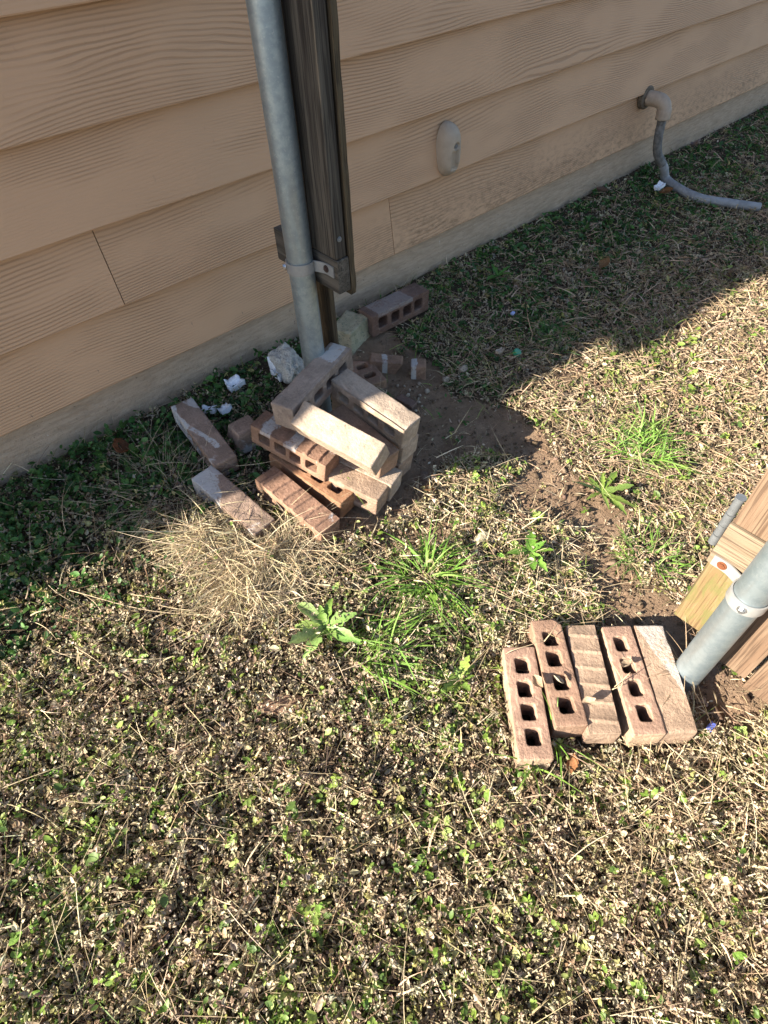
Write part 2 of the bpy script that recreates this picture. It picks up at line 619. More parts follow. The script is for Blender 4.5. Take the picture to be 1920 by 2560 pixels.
# ---------------------------------------------------------------- bricks
def brick_mesh(L, Wd, Hh, holes='z', nh=4, style='plain', seed=0, hw=.026, hl=.033, cutx=None, vox=.0023, chalk=None):
    """cored brick, centred; holes along 'z' (bed up) or 'y' (bed to the side); cut = slanted break"""
    bm = bmesh.new()
    rnd = random.Random(seed)
    A, B = L / 2, Wd / 2
    zt = Hh / 2

    def loop(pts, z):
        vs = [bm.verts.new((x, y, z)) for x, y in pts]
        return vs, [bm.edges.new((vs[i], vs[(i + 1) % len(vs)])) for i in range(len(vs))]

    def rrect(cx, cy, a, b, r):
        out = []
        for sx, sy, s in ((1, 1, 0), (-1, 1, 1), (-1, -1, 2), (1, -1, 3)):
            for k_ in range(4):
                t = math.pi / 2 * (s + k_ / 3)
                out.append((cx + sx * (a - r) + r * math.cos(t), cy + sy * (b - r) + r * math.sin(t)))
        return out

    loops = [rrect(0, 0, A, B, .003)]
    if nh:
        pitch = (L - .040) / nh
        for i in range(nh):
            cx = (i - (nh - 1) / 2) * pitch + rnd.uniform(-.0015, .0015)
            loops.append(rrect(cx, rnd.uniform(-.002, .002), hl / 2 * L / .25, hw / 2, .0055))
    tops, bots, eds = [], [], []
    for lp in loops:
        v, e = loop(lp, zt)
        tops.append(v)
        eds += e
    bmesh.ops.triangle_fill(bm, edges=eds, use_beauty=True)
    eds = []
    for lp in loops:
        v, e = loop(lp, -zt)
        bots.append(v)
        eds += e
    bmesh.ops.triangle_fill(bm, edges=eds, use_beauty=True)
    for t, b in zip(tops, bots):
        m = len(t)
        for i in range(m):
            bm.faces.new((t[i], t[(i + 1) % m], b[(i + 1) % m], b[i]))
    if cutx is not None:
        for co, no in cutx:
            gm = bm.verts[:] + bm.edges[:] + bm.faces[:]
            r = bmesh.ops.bisect_plane(bm, geom=gm, plane_co=co, plane_no=no, clear_outer=True)
            ed = [g_ for g_ in r['geom_cut'] if isinstance(g_, bmesh.types.BMEdge)]
            bmesh.ops.triangle_fill(bm, edges=ed, use_beauty=True)
    bmesh.ops.recalc_face_normals(bm, faces=bm.faces[:])
    if holes == 'y':
        bmesh.ops.rotate(bm, verts=bm.verts[:], cent=(0, 0, 0), matrix=Matrix.Rotation(math.pi / 2, 3, 'X'))
    me = bpy.data.meshes.new('brick')
    bm.to_mesh(me)
    bm.free()
    o = bpy.data.objects.new('tmp', me)
    S.collection.objects.link(o)
    md = o.modifiers.new('r', 'REMESH')
    md.mode = 'VOXEL'
    md.voxel_size = vox
    dg = bpy.context.evaluated_depsgraph_get()
    dg.update()
    me2 = bpy.data.meshes.new_from_object(o.evaluated_get(dg))
    bpy.data.objects.remove(o)
    bpy.data.meshes.remove(me)
    nv = len(me2.vertices)
    co = np.empty(nv * 3, np.float32)
    no = np.empty(nv * 3, np.float32)
    me2.vertices.foreach_get('co', co)
    me2.vertices.foreach_get('normal', no)
    co = co.reshape(-1, 3)
    no = no.reshape(-1, 3)
    off = np.empty(nv, np.float32)
    sd = seed * 7.31
    hx, hy, hz = L / 2, (Wd if holes == 'z' else Hh) / 2, (Hh if holes == 'z' else Wd) / 2
    # edge wear: distance to the two nearest outer planes
    d = np.stack([hx - np.abs(co[:, 0]), hy - np.abs(co[:, 1]), hz - np.abs(co[:, 2])], -1)
    ds = np.sort(d, -1)
    edge = np.exp(-np.clip(ds[:, 1], 0, 1) / .0045)
    for i in range(nv):
        p = co[i]
        a_ = noise.noise((p[0] * 38 + sd, p[1] * 38, p[2] * 38))
        b_ = noise.noise((p[0] * 130 + sd, p[1] * 130, p[2] * 130 + 9))
        c_ = noise.noise((p[0] * 16 + sd, p[1] * 16 + 4, p[2] * 16))
        e = edge[i]
        off[i] = .0008 * a_ + .0006 * b_ - e * (.0005 + .0030 * max(0, a_ - .05) + .006 * max(0, c_ - .22) + .0010 * b_)
    co += no * off[:, None]
    top = np.clip((no[:, 2] - .6) / .3, 0, 1) * (co[:, 2] > hz - .012)
    if style == 'ridged':
        per = L / 6.4
        u = np.mod(co[:, 0] / per + .3 + .06 * np.sin(co[:, 1] * 60 + sd), 1.0)
        saw = np.where(u < .86, u / .86, (1 - u) / .14)
        co[:, 2] += top * (.0046 * saw ** 3.5 - .0016)
    if style == 'rolled':      # a soft rounded-over long edge on the -y side
        t = np.clip(1 - (co[:, 1] + hy) / .022, 0, 1)
        co[:, 2] -= top * t ** 2 * .008
    bow = .0012 * math.sin(sd)
    co[:, 2] += bow * (co[:, 0] / hx) ** 2
    me2.vertices.foreach_set('co', co.ravel())
    ax = 2 if holes == 'z' else 1
    core = (np.abs(no[:, ax]) > .55) * 1.0
    inner = (d.min(-1) > .006) * 1.0
    core = np.clip(core + inner, 0, 1)
    a = me2.attributes.new('core', 'FLOAT', 'POINT')
    a.data.foreach_set('value', core.astype(np.float32))
    if chalk is not None:
        a = me2.attributes.new('chalk', 'FLOAT', 'POINT')
        jit = .006 * snoise(co[:, 0] + 3, co[:, 1] + seed, 7, 3, 60.0)
        a.data.foreach_set('value', np.clip(chalk(co[:, 0] / L + jit / L, co[:, 1] + jit, co[:, 2]), 0, 1).astype(np.float32))
    me2.update()
    return me2


FOOT = []     # footprints (centre, axis, half length, half width, top) kept free of plants


def place(o, A, B, Hh, roll=0.0, Wd=.068):
    A, B = Vector(A), Vector(B)
    X = (B - A).normalized()
    Y = Vector((0, 0, 1)).cross(X).normalized()
    Z = X.cross(Y)
    R = Matrix([X, Y, Z]).transposed()
    R = R @ Matrix.Rotation(roll, 3, 'X')
    c = (A + B) / 2 - (R @ Vector((0, 0, 1))) * Hh / 2
    o.matrix_world = Matrix.Translation(c) @ R.to_4x4()
    FOOT.append((np.array([c.x, c.y]), np.array([X.x, X.y]), (B - A).length / 2, Wd / 2, c.z + Hh / 2))


BR_ROW = 'cored bricks laid side by side by the fence post'
BR_PILE = 'cored bricks heaped beside the left fence post'


def brick(label, A, B, mat, holes='z', style='plain', seed=0, Wd=.068, Hh=.066, roll=0., group=None, cut=None, nh=4, name='brick', hw=.026, hl=.037, chalk=None):
    L = (Vector(B) - Vector(A)).length
    me = brick_mesh(L, Wd, Hh, holes, nh, style, seed, hw, hl, cut, chalk=chalk)
    o = link(name, me, BM[mat])
    place(o, A, B, Hh, roll, Wd)
    tag(o, label, 'brick', group)
    return o


# the row of five on the right
brick('pinkish brick with holes up, outermost of the row and nearest the camera',
      U(s1(335, 435), .066), U(s1(560, 1860), .064), 'pink', 'z', seed=1, Wd=.070, group=BR_ROW, hw=.030)
brick('dark-stained brick with holes up and a broken far corner in the row',
      U(s1(670, 95), .074), U(s1(1010, 1440), .072), 'brown', 'z', seed=2, Wd=.067, group=BR_ROW, hw=.032,
      cut=[((-.118, .02, 0), (-.75, .66, .0))])
brick('brick with cross ridges on its upturned face, in the middle of the row of five',
      U(s1(1110, 150), .068), U(s1(1430, 1520), .068), 'tan', 'y', 'ridged', seed=3, Wd=.063, group=BR_ROW)
brick('pinkish brick with four clean core holes up, between the ridged brick and the smooth brick',
      U(s2(430, 540), .066), U(s2(840, 1830), .066), 'pink', 'z', seed=4, Wd=.067, group=BR_ROW, hw=.027)
brick('smooth tan brick lying right against the foot of the right pipe post',
      U(s2(810, 530), .061), U(s2(1210, 1810), .061), 'tan', 'y', 'plain', seed=5, chalk=lambda u, y, z: .55 * ((y + .02 - u * .09) > .034) * 1.0, Wd=.069, group=BR_ROW)

# the heap
brick('long brown slab nearly buried in dead leaves left of the green weeds', D(556, 1514, .012), D(652, 1522, .006), 'brown', 'y', seed=40, Wd=.045, Hh=.04, nh=0, name='brick_fragment')
FOOT.pop()
brick('greyish brick laid across the top of the heap, pointing at the pipe post',
      U(s3(170, 700), .345), U(s3(762, 90), .352), 'grey', 'y', seed=11, chalk=lambda u, y, z: .8 * (u > .22) * (np.abs(y) < .022) * (z > .02), Wd=.072, group=BR_PILE)
brick('pale brick with four side holes on top of the right-hand stack of three',
      U(s3(740, 375), .322), U(s3(1470, 870), .286), 'cream', 'y', 'rolled', seed=12, Wd=.070, hw=.024, hl=.036, group=BR_PILE)
o = brick('smooth cream brick tilted on its edge at the top of the heap, half in sun',
          U(s3(325, 745), .341), U(s3(1132, 1185), .307), 'cream', 'y', seed=13, Wd=.070, Hh=.068, nh=0, roll=math.radians(27), group=BR_PILE)
brick('red-brown ridged brick with chalky patches, second layer of the heap',
      U(s4(965, 365), .268), U(s3(683, 1208), .228), 'red', 'y', 'ridged', seed=14, chalk=lambda u, y, z: .75 * (np.sin(u * 19 + 1.0) > .25) * (z > .02) * (u < .2), Wd=.066, group=BR_PILE, hw=.033)
brick('brown brick lying under the tilted cream brick', U(s3(690, 720), .262), U(s3(1250, 1190), .228), 'brown', 'y', seed=15, Wd=.068, group=BR_PILE)
P = U(s3(1185, 1545), .158)
P2 = U(s3(1320, 1400), .160)
dv = Vector((-.085, .235, .032))
brick('sandy tan brick with a side hole, bottom layer at the near corner of the heap', P + dv, P, 'tan', 'y', seed=16, Wd=.066, group=BR_PILE)
brick('tan brick in the bottom layer, mostly hidden under the brown brick', P2 + dv, P2, 'cream', 'y', seed=17, Wd=.066, group=BR_PILE)
P = U(s3(1455, 1035), .218)
dv2 = Vector((-.035, .245, .033))
brick('pale brick in the middle of the right-hand stack of three', P + dv2, P, 'cream', 'y', seed=18, group=BR_PILE)
P = U(s3(1405, 1225), .150)
brick('brown-cornered brick at the bottom of the right-hand stack of three', P + dv2, P, 'tan', 'y', seed=19, group=BR_PILE)
brick('orange-brown brick with a core hole up, bottom layer below the red-brown ridged brick',
      U(s3(125, 1105), .182), U(s3(842, 1588), .156), 'orange', 'z', seed=20, Wd=.066, group=BR_PILE, hw=.03)
brick('red-brown ridged brick on the ground at the front of the heap with grass over it',
      U(s4(1030, 905), .186), U(s3(660, 1880), .152), 'red', 'y', 'ridged', seed=21, Wd=.066, group=BR_PILE)
brick('brick with a chalky white end lying in the dry straw tuft left of the heap',
      U(s4(405, 900), .188), U(s4(1040, 1450), .150), 'mortared', 'y', seed=22, Wd=.068, chalk=lambda u, y, z: ((u < -.20 - y * 5) & (y < .018)) * 1.0, group=BR_PILE)
brick('brick with a white mortar line, its far end against the foundation left of the heap',
      U(s4(205, 205), .238), U(s4(645, 790), .196), 'mortared', 'y', seed=23, Wd=.064, chalk=lambda u, y, z: ((np.abs(y + .014 - .02 * np.sin(u * 5)) < .007) & (u < .3)) * 1.0, group=BR_PILE)
brick('broken half brick with a mortar rim, between the mortar-lined brick and the heap',
      U(s4(690, 530), .200), U(s4(930, 400), .202), 'mortared', 'y', seed=24, Wd=.072, Hh=.06, nh=0, group=BR_PILE,
      cut=[((.05, 0, 0), (.8, .3, .2)), ((-.04, 0, 0), (-.9, .35, 0))])
brick('dusky brick with holes facing the yard, lying alone against the foundation',
      U((913, 784), .236), U((1055, 716), .234), 'dusky', 'y', seed=25, chalk=lambda u, y, z: .3 * (z > .025) * (np.abs(u + .1) < .3), Wd=.074, Hh=.07, hw=.036)
# broken pieces on the soil behind the heap
brick('broken dark brick with an open core hole, sunk in the soil behind the heap',
      U(s3(905, 215), .165), U(s3(1110, 470), .155), 'brown', 'z', seed=26, Wd=.075, Hh=.05, nh=2, name='brick_fragment', hw=.036, hl=.04,
      cut=[((-.052, 0, 0), (-.8, .4, 0))])
brick('broken reddish brick piece with a mortar seam across it, behind the heap',
      U(s3(1045, 225), .165), U(s3(1370, 255), .160), 'brown', 'y', seed=27, Wd=.062, chalk=lambda u, y, z: (np.abs(u + .05 + y * 2) < .06) * 1.0, Hh=.045, nh=0, name='brick_fragment',
      cut=[((.045, 0, 0), (.9, -.5, .3))])
brick('small brick chip with a white mortar cap, right of the mortar-seamed piece',
      U(s3(1450, 300), .150), U(s3(1600, 300), .150), 'brown', 'y', seed=28, Wd=.075, chalk=lambda u, y, z: ((u < -.15) | (y > .022)) * 1.0, Hh=.045, nh=0, name='brick_fragment')
brick('thin flat brick chip half buried in the soil right of the stack of three',
      U(s3(1320, 590), .120), U(s3(1490, 680), .118), 'dusky', 'y', seed=29, Wd=.035, Hh=.03, nh=0, name='brick_fragment')


def rock(name, label, c, size, mat, seed, cat='stone', group=None, rough=.25, sub=4, box=False, rotz=0):
    bm = bmesh.new()
    if box:
        bmesh.ops.create_cube(bm, size=1.5)
        bmesh.ops.subdivide_edges(bm, edges=bm.edges[:], cuts=12, use_grid_fill=True)
    else:
        bmesh.ops.create_icosphere(bm, subdivisions=sub, radius=1)
    for v in bm.verts:
        p = v.co.copy()
        d = rough * noise.noise(p * 1.1 + Vector((seed, 0, 0))) + rough * .45 * noise.noise(p * 3.1 + Vector((0, seed, 0))) + rough * .22 * noise.noise(p * 9 + Vector((0, 0, seed)))
        v.co = p * (1 + d)
        v.co = Vector((v.co.x * size[0], v.co.y * size[1], v.co.z * size[2]))
    o = from_bm(name, bm, MS[mat], None, True)
    o.location = c
    o.rotation_euler = (0, 0, rotz)
    tag(o, label, cat, group)
    return o


c_ = G(s3(255, 390), 0.0)
rock('concrete_chunk', 'rough white chunk of exposed aggregate concrete leaning by the pipe post', c_ + Vector((.0, .0, .045)), (.043, .070, .048), 'aggregate', 3, 'concrete', rough=.30, sub=6, rotz=-.2)
FOOT.append((np.array([c_.x, c_.y]), np.array([0, 1.]), .09, .05, 1))
c_ = G(s3(860, 110), 0.0)
rock('rock', 'pale squarish limestone block with a mossy top behind the pipe post', c_ + Vector((.02, .03, .03)), (.075, .055, .050), 'stone', 8, 'rock', rough=.16, box=True, rotz=.35)
FOOT.append((np.array([c_.x + .02, c_.y + .03]), np.array([1., 0]), .07, .06, 1))
for i, (px, py, sz) in enumerate([(1535, 480, 7), (1610, 555, 9), (1540, 590, 5), (1420, 592, 7), (1525, 660, 6), (1440, 540, 5), (1318, 495, 5), (1385, 500, 4), (1590, 780, 4), (1500, 745, 5), (1560, 700, 4)]):
    p = G(s3(px, py))
    s_ = sz * .00105
    rock('pebble', 'small pale pebble on the bare soil right of the brick heap', p + Vector((0, 0, s_ * .5)), (s_, s_ * random.uniform(.7, 1), s_ * .75), 'white', i * 3.7, 'pebble', 'pebbles on the bare soil', .3, 3, rotz=random.uniform(0, 6))
for lab, (px, py), sz in [('grey-blue stone lying on the shaded soil edge', (1157, 927), .016), ('flat white stone at the edge of the shaded soil', (1115, 952), .013),
                          ('lumpy buff stone among dry leaves below the soil patch', (1205, 1355), .024)]:
    p = G((px, py))
    rock('stone', lab, p + Vector((0, 0, sz * .5)), (sz, sz * .8, sz * .7), 'stone' if sz > .02 else 'white', px * .01, 'stone', None, .3, 4)


def scrap(label, c, sx, sy, mat, seed, hh=.012, name='foam_scrap', cat='scrap', rot=0):
    bm = bmesh.new()
    bmesh.ops.create_cube(bm, size=1)
    bmesh.ops.subdivide_edges(bm, edges=bm.edges[:], cuts=9, use_grid_fill=True)
    for v in bm.verts:
        p = v.co
        a = math.atan2(p.y, p.x)
        k_ = 1 + .35 * noise.noise((math.cos(a) * 1.6 + seed, math.sin(a) * 1.6, seed)) + .12 * noise.noise((p.x * 7, p.y * 7, seed))
        v.co = Vector((p.x * sx * k_, p.y * sy * k_, p.z * hh + .5 * hh * noise.noise((p.x * 3 + seed, p.y * 3, 2)) + (p.x * p.x + p.y * p.y) * hh * 1.2))
    o = from_bm(name, bm, MS[mat], None, True)
    o.location = c
    o.rotation_euler = (random.uniform(-.2, .2), random.uniform(-.2, .2), rot)
    return tag(o, label, cat)


scrap('large white foam scrap on the ground by the foundation left of the pipe post', D(507, 832, .03), .046, .036, 'foam', 1.3, .02)
scrap('small white foam scrap beside the mortar-lined brick, right of the other small one', D(487, 886, .025), .03, .025, 'foam', 4.3, .015)
scrap('small white foam scrap partly under leaves beside the mortar-lined brick', D(452, 888, .02), .04, .018, 'foam', 7.7, .012, rot=-.7)
scrap('white foam lump wedged between the concrete chunk and the foundation', D(607, 790, .035), .05, .04, 'foam', 9.1, .03)
scrap('white foam lump lying at the foot of the concrete chunk', D(604, 812, .03), .03, .04, 'foam', 12.1, .02)
scrap('white paper-like scrap on the ground beside the drain hose', D(1424, 404, .025), .045, .03, 'foam', 15.1, .012)
scrap('pale blue scrap on shaded grass near the green bottle cap', D(1108, 678, .02), .014, .01, 'bluewhite', 17, .006)
scrap('dark blue plastic shard in the grass right of the brick row', G((1777, 1816), .02), .020, .011, 'blue', 19, .003, 'plastic_shard', 'shard')
scrap('pinkish brick flake on shaded grass left of the green bottle cap', D(1079, 760, .02), .03, .014, 'cover', 23, .008, 'flake', 'flake')
bm = bmesh.new()
for z0, z1, r0, r1 in ((0, .010, .014, .0138), (.010, .0122, .0138, .012)):
    add_tube(bm, [(0, 0, z0), (0, 0, z1)], [r0, r1], 28, True)
o = from_bm('bottle_cap', bm, MS['cap'], None, False)
o.location = G((1290, 884), .018)
o.rotation_euler = (.5, .2, 0)
tag(o, 'green plastic bottle cap lying in the shaded grass', 'bottle cap')

# ---------------------------------------------------------------- fences
def strap_bm(cx, cy, r, xf, z0, hgt=.026, th=.0028, ymin=None):
    """two-eared clamp: ear on the rail, round the pipe on the open side, ear on the rail"""
    R_ = r + .0012
    pts = []
    for y in (cy - .085, cy - .06):
        pts.append((xf - .0005, y))
    pts += [(xf - .003, cy - .048)]
    for k_ in range(0, 17):
        t = math.radians(-52 - 256 * k_ / 16)
        pts.append((cx + R_ * math.cos(t), cy + R_ * math.sin(t)))
    pts += [(xf - .003, cy + .048)]
    for y in (cy + .06, cy + .085):
        pts.append((xf - .0005, y))
    sp = spline([(x, y, 0) for x, y in pts], 6)
    bm = bmesh.new()
    prev = None
    first = None
    for i, p in enumerate(sp):
        t = (sp[min(i + 1, len(sp) - 1)] - sp[max(i - 1, 0)]).normalized()
        nrm = Vector((-t.y, t.x, 0))
        ring = [bm.verts.new(p + nrm * o_ + Vector((0, 0, z))) for o_, z in ((0, z0), (th, z0), (th, z0 + hgt), (0, z0 + hgt))]
        if nrm.dot(Vector((cx - p.x, cy - p.y, 0))) > 0 and False:
            pass
        if prev:
            for k_ in range(4):
                bm.faces.new((prev[k_], prev[(k_ + 1) % 4], ring[(k_ + 1) % 4], ring[k_]))
        else:
            bm.faces.new(ring)
        prev = ring
    bm.faces.new(prev[::-1])
    return bm


def hexhead(c, axis_, r, h, seg=6):
    bm = bmesh.new()
    c = Vector(c)
    a = Vector(axis_).normalized()
    add_tube(bm, [c, c + a * h * .35], [r * 1.5, r * 1.45], 20)
    add_tube(bm, [c + a * h * .3, c + a * h, c + a * h * 1.1], [r, r, r * .8], seg)
    return bm


def fbox(name, mat, par, *a, bev=.0025):
    """board with softened, slightly wavy edges"""
    bm = bmesh.new()
    add_box(bm, *a, bev=bev)
    o = from_bm(name, bm, MS[mat], par, False)
    o.matrix_parent_inverse = Matrix.Translation(-par.location)
    return o


def fpart(name, bm, mat, par, smooth=False):
    o = from_bm(name, bm, MS[mat], par, smooth)
    o.matrix_parent_inverse = Matrix.Translation(-par.location)
    return o


def pipe_post(par, cx, cy, r, z0, z1):
    bm = bmesh.new()
    add_tube(bm, [(cx, cy, z0 + (z1 - z0) * i / 24) for i in range(25)], r, 56)
    return fpart('post', bm, 'galv', par, True)


def beveled_smooth(o):
    pass


# left
lx, ly, PR = .730, 1.140, .0302
lf = thing('fence_section', 'short weathered grey fence stub on a galvanised pipe post against the house wall', 'fence', (lx, ly, float(gz(lx, ly))), 'fence ends on either side of the gap')
pipe_post(lf, lx, ly, PR, .0, 1.75)
st = fpart('strap', strap_bm(lx, ly, PR, .7625, .578), 'strap', lf)


def sub(name, bm, mat, par, smooth=False):
    o = from_bm(name, bm, MS[mat], par, smooth)
    o.matrix_parent_inverse = par.matrix_parent_inverse.copy()
    o.matrix_parent_inverse = Matrix.Identity(4)
    return o


sub('bolt', hexhead((lx - PR * .90 - .004, ly + .017, .592), (-1, .5, 0), .0052, .006), 'bolt', st)
sub('screw', hexhead((.7585, 1.080, .592), (-1, 0, 0), .0058, .004), 'darkscrew', st)
# rail with a ragged cut
fbox('rail', 'oldrail', lf, .763, .798, 1.043, 1.292, .540, .6195)
fbox('upright', 'oldwood', lf, .764, .794, 1.046, 1.137, .6215, 1.75)
kn = fpart('nail', hexhead((.778, 1.0455, .665), (0, -1, 0), .004, .003, 12), 'steel', lf)
bm = bmesh.new()
nseg = 60
prev = None
for i in range(nseg + 1):
    z = .525 + (1.75 - .525) * i / nseg
    e = .0022 * noise.noise((z * 40, 3, 1)) + .0025 * noise.noise((z * 14, 7, 1)) + (.004 if i == 0 else 0)
    ring = [bm.verts.new(v) for v in ((.7995, 1.041 + e, z), (.8145, 1.043 + e, z), (.8145, 1.131, z), (.7995, 1.131, z))]
    if prev:
        for k_ in range(4):
            bm.faces.new((prev[k_], prev[(k_ + 1) % 4], ring[(k_ + 1) % 4], ring[k_]))
    else:
        bm.faces.new(ring)
    prev = ring
bm.faces.new(prev[::-1])
fpart('picket', bm, 'oldpick', lf)
fbox('picket', 'oldpick', lf, .7995, .815, 1.138, 1.200, .12, 1.75)

# right
rx, ry = .842, .010
rf = thing('fence_section', 'pale cedar fence end on a galvanised pipe post beside the row of five bricks', 'fence', (rx, ry, 0), 'fence ends on either side of the gap')
pipe_post(rf, rx, ry, PR, -.15, 1.80)
XF = .8745
st = fpart('strap', strap_bm(rx, ry, PR, XF, .330), 'strap', rf)
sub('bolt', hexhead((rx - PR - .004, ry - .004, .343), (-1, -.1, 0), .0055, .006), 'bolt', st)
sub('screw', hexhead((XF - .004, ry + .066, .343), (-1, 0, 0), .0062, .003), 'rust', st)
fbox('rail', 'newrail', rf, XF, XF + .036, -1.35, .104, .327, .437)
fbox('upright', 'newwood', rf, XF + .003, XF + .036, .020, .102, .441, 1.75)
fbox('upright', 'newwood', rf, XF + .003, XF + .036, -.066, .0175, .441, 1.75)
px0 = XF + .038
y = .104
for i in range(16):
    fbox('picket', 'mossy' if i == 0 else 'newwood', rf, px0, px0 + .016, y - .088, y, .088 - (.05 if i else 0) - (.012 if i > 1 else 0) + .008 * math.sin(i * 2.1), 1.75)
    y -= .0945
bm = bmesh.new()
hx_, hy_ = px0 + .010, .117
for a, b, r in ((.33, .355, .0088), (.357, .383, .0082), (.385, .415, .0088), (.417, .455, .0082), (.455, .460, .0094)):
    add_tube(bm, [(hx_, hy_, a), (hx_, hy_, b)], r, 24)
fpart('hinge', bm, 'steel', rf, False)

# ---------------------------------------------------------------- fittings on the wall
cov = thing('cable_cover', 'oblong taupe plastic cover with rounded top screwed to the siding', 'cover', (1.518, YW - .012, .578))
bm = bmesh.new()
NU, NV = 40, 56
W2, H2, DP = .041, .077, .052
g_ = []
for i in range(NU + 1):
    row = []
    for j in range(NV + 1):
        u, v = -1 + 2 * i / NU, -1 + 2 * j / NV
        # capsule outline with a tapered top
        sx_ = W2 * (1 - .10 * max(v, 0))
        ex = (1 - abs(v) ** 3.2) ** (1 / 2.0)
        x = sx_ * math.sin(u * math.pi / 2) * ex
        z = H2 * v
        prof = math.cos(u * math.pi / 2) ** .55 * max(0, 1 - abs(v) ** 4.0) ** .5
        y = -DP * prof
        if abs(x - .001) < .014 and -.052 < z < .004:
            y = max(y, -DP * .74)
        if (x - .003) ** 2 + (z - .016) ** 2 < .010 ** 2:
            y = max(y, -DP * .80)
        row.append(bm.verts.new((x, y, z)))
    g_.append(row)
for i in range(NU):
    for j in range(NV):
        try:
            bm.faces.new((g_[i][j], g_[i + 1][j], g_[i + 1][j + 1], g_[i][j + 1]))
        except ValueError:
            pass
bmesh.ops.remove_doubles(bm, verts=bm.verts[:], dist=.0002)
o = from_bm('shell', bm, MS['cover'], cov, True)
bm = bmesh.new()
add_tube(bm, [(.003, -DP * .78, .016), (.003, -DP * .92, .016)], [.0066, .006], 20)
from_bm('screw', bm, MS['steel'], cov)
bm = bmesh.new()
add_box(bm, -.012, .014, -DP * .80, -DP * .735, -.0515, -.046, bev=.001)
from_bm('latch', bm, MS['cover'], cov)

dr = thing('drain_hose', 'grey ribbed drain hose dropping from a wall elbow onto the grass', 'hose', (2.69, YW - .012, .487))
inv = Matrix.Translation((-2.69, -(YW - .012), -.487))


def dpart(name, bm, mat, smooth=True):
    o = from_bm(name, bm, MS[mat], dr, smooth)
    o.location = (-2.69, -(YW - .012), -.487)
    return o


bm = bmesh.new()
add_tube(bm, [(2.69, YW - .008, .487), (2.69, YW - .026, .487), (2.69, YW - .030, .487)], [.042, .041, .036], 32)
dpart('flange', bm, 'grime', False)
bm = bmesh.new()
pts = [(2.69, YW - .03, .487), (2.692, YW - .075, .487), (2.697, YW - .098, .476), (2.70, YW - .107, .452), (2.70, YW - .109, .425)]
sp = spline(pts, 6)
add_tube(bm, sp, [.027] * (len(sp) - 8) + [.029] * 8, 28)
dpart('elbow', bm, 'elbow')
hpts = [(2.70, YW - .109, .43), (2.705, YW - .112, .36), (2.735, YW - .115, .29), (2.79, YW - .135, .225)]
hpts += [tuple(D(1440, 388, .02)), tuple(D(1480, 415, .018)), tuple(D(1522, 431, .018)), tuple(D(1570, 438, .017)), tuple(D(1640, 448, .017))]
sp = spline(hpts, 26)
bm = bmesh.new()
nn = len(sp)
kk = int(nn * .34)
add_tube(bm, sp[:kk + 1], [.0178 + .0004 * math.sin(i * 1.3) for i in range(kk + 1)], 24)
dpart('upper_hose', bm, 'hosedark')
bm = bmesh.new()
add_tube(bm, sp[kk:], [.0180 + .0004 * math.sin(i * 1.3) for i in range(nn - kk)], 24)
dpart('lower_hose', bm, 'hose')

# ---------------------------------------------------------------- plants
def poly(pts):
    return np.array([[D(x, y).x, D(x, y).y] for x, y in pts])


def inpoly(x, y, P):
    c = np.zeros(len(x), bool)
    j = len(P) - 1
    for i in range(len(P)):
        xi, yi, xj, yj = *P[i], *P[j]
        t = ((yi > y) != (yj > y)) & (x < (xj - xi) * (y - yi) / (yj - yi + 1e-12) + xi)
        c ^= t
        j = i
    return c


SOIL = [poly(p) for p in (
    [(640, 790), (700, 730), (800, 705), (850, 720), (905, 760), (950, 800), (960, 845), (1040, 870), (1130, 895), (1150, 930), (1060, 965), (960, 1000), (915, 1060), (870, 1115), (800, 1150), (745, 1185), (705, 1180), (690, 1120), (760, 1000), (760, 850)],
    [(1000, 965), (1130, 925), (1175, 950), (1195, 1005), (1290, 1050), (1335, 1095), (1290, 1145), (1210, 1115), (1115, 1100), (1085, 1060), (1140, 1010), (1080, 985)],
    [(1245, 1190), (1320, 1195), (1400, 1280), (1480, 1320), (1465, 1400), (1380, 1350), (1300, 1345), (1290, 1270)],
    [(1440, 1340), (1560, 1450), (1640, 1500), (1610, 1570), (1520, 1560), (1475, 1480), (1440, 1400)],
    [(1190, 770), (1260, 740), (1290, 790), (1230, 830), (1170, 830)],
    [(1230, 860), (1290, 850), (1310, 890), (1250, 900)],
    [(800, 1150), (960, 1120), (1010, 1150), (960, 1190), (820, 1200)],
)]
for P_ in SOIL[1:4]:
    P_[:] = P_.mean(0) + (P_ - P_.mean(0)) * 1.22
SOIL_W = [1, 1, 1, 1, .5, .6, .75]


def soilmask(x, y):
    jx = x + .022 * snoise(x, y, 21, 3, 14.0)
    jy = y + .022 * snoise(x, y, 22, 3, 14.0)
    m = np.zeros(len(x))
    for P, w in zip(SOIL, SOIL_W):
        m = np.maximum(m, inpoly(jx, jy, P) * w)
    return m * np.clip(1.25 + .9 * snoise(x, y, 23, 2, 11.0), .75, 1)


VIS = np.array([[-.95, .1], [-.55, 1.50], [5.2, 1.50], [5.2, .2], [2.4, -.4], [1.3, -.75], [.3, -.85], [-.4, -.35]])


def scatter(n):
    """points over the yard in view, thinned with distance"""
    out = []
    tot = 0
    while tot < n:
        x = rng.uniform(-.95, 5.2, n * 2)
        y = rng.uniform(-.85, 1.452, n * 2)
        d = np.sqrt(x * x + y * y + 1.5)
        keep = inpoly(x, y, VIS) & (rng.random(n * 2) < np.minimum(1, (1.35 / d) ** 1.7))
        out.append(np.stack([x, y], 1)[keep])
        tot += keep.sum()
    return np.concatenate(out)[:n]


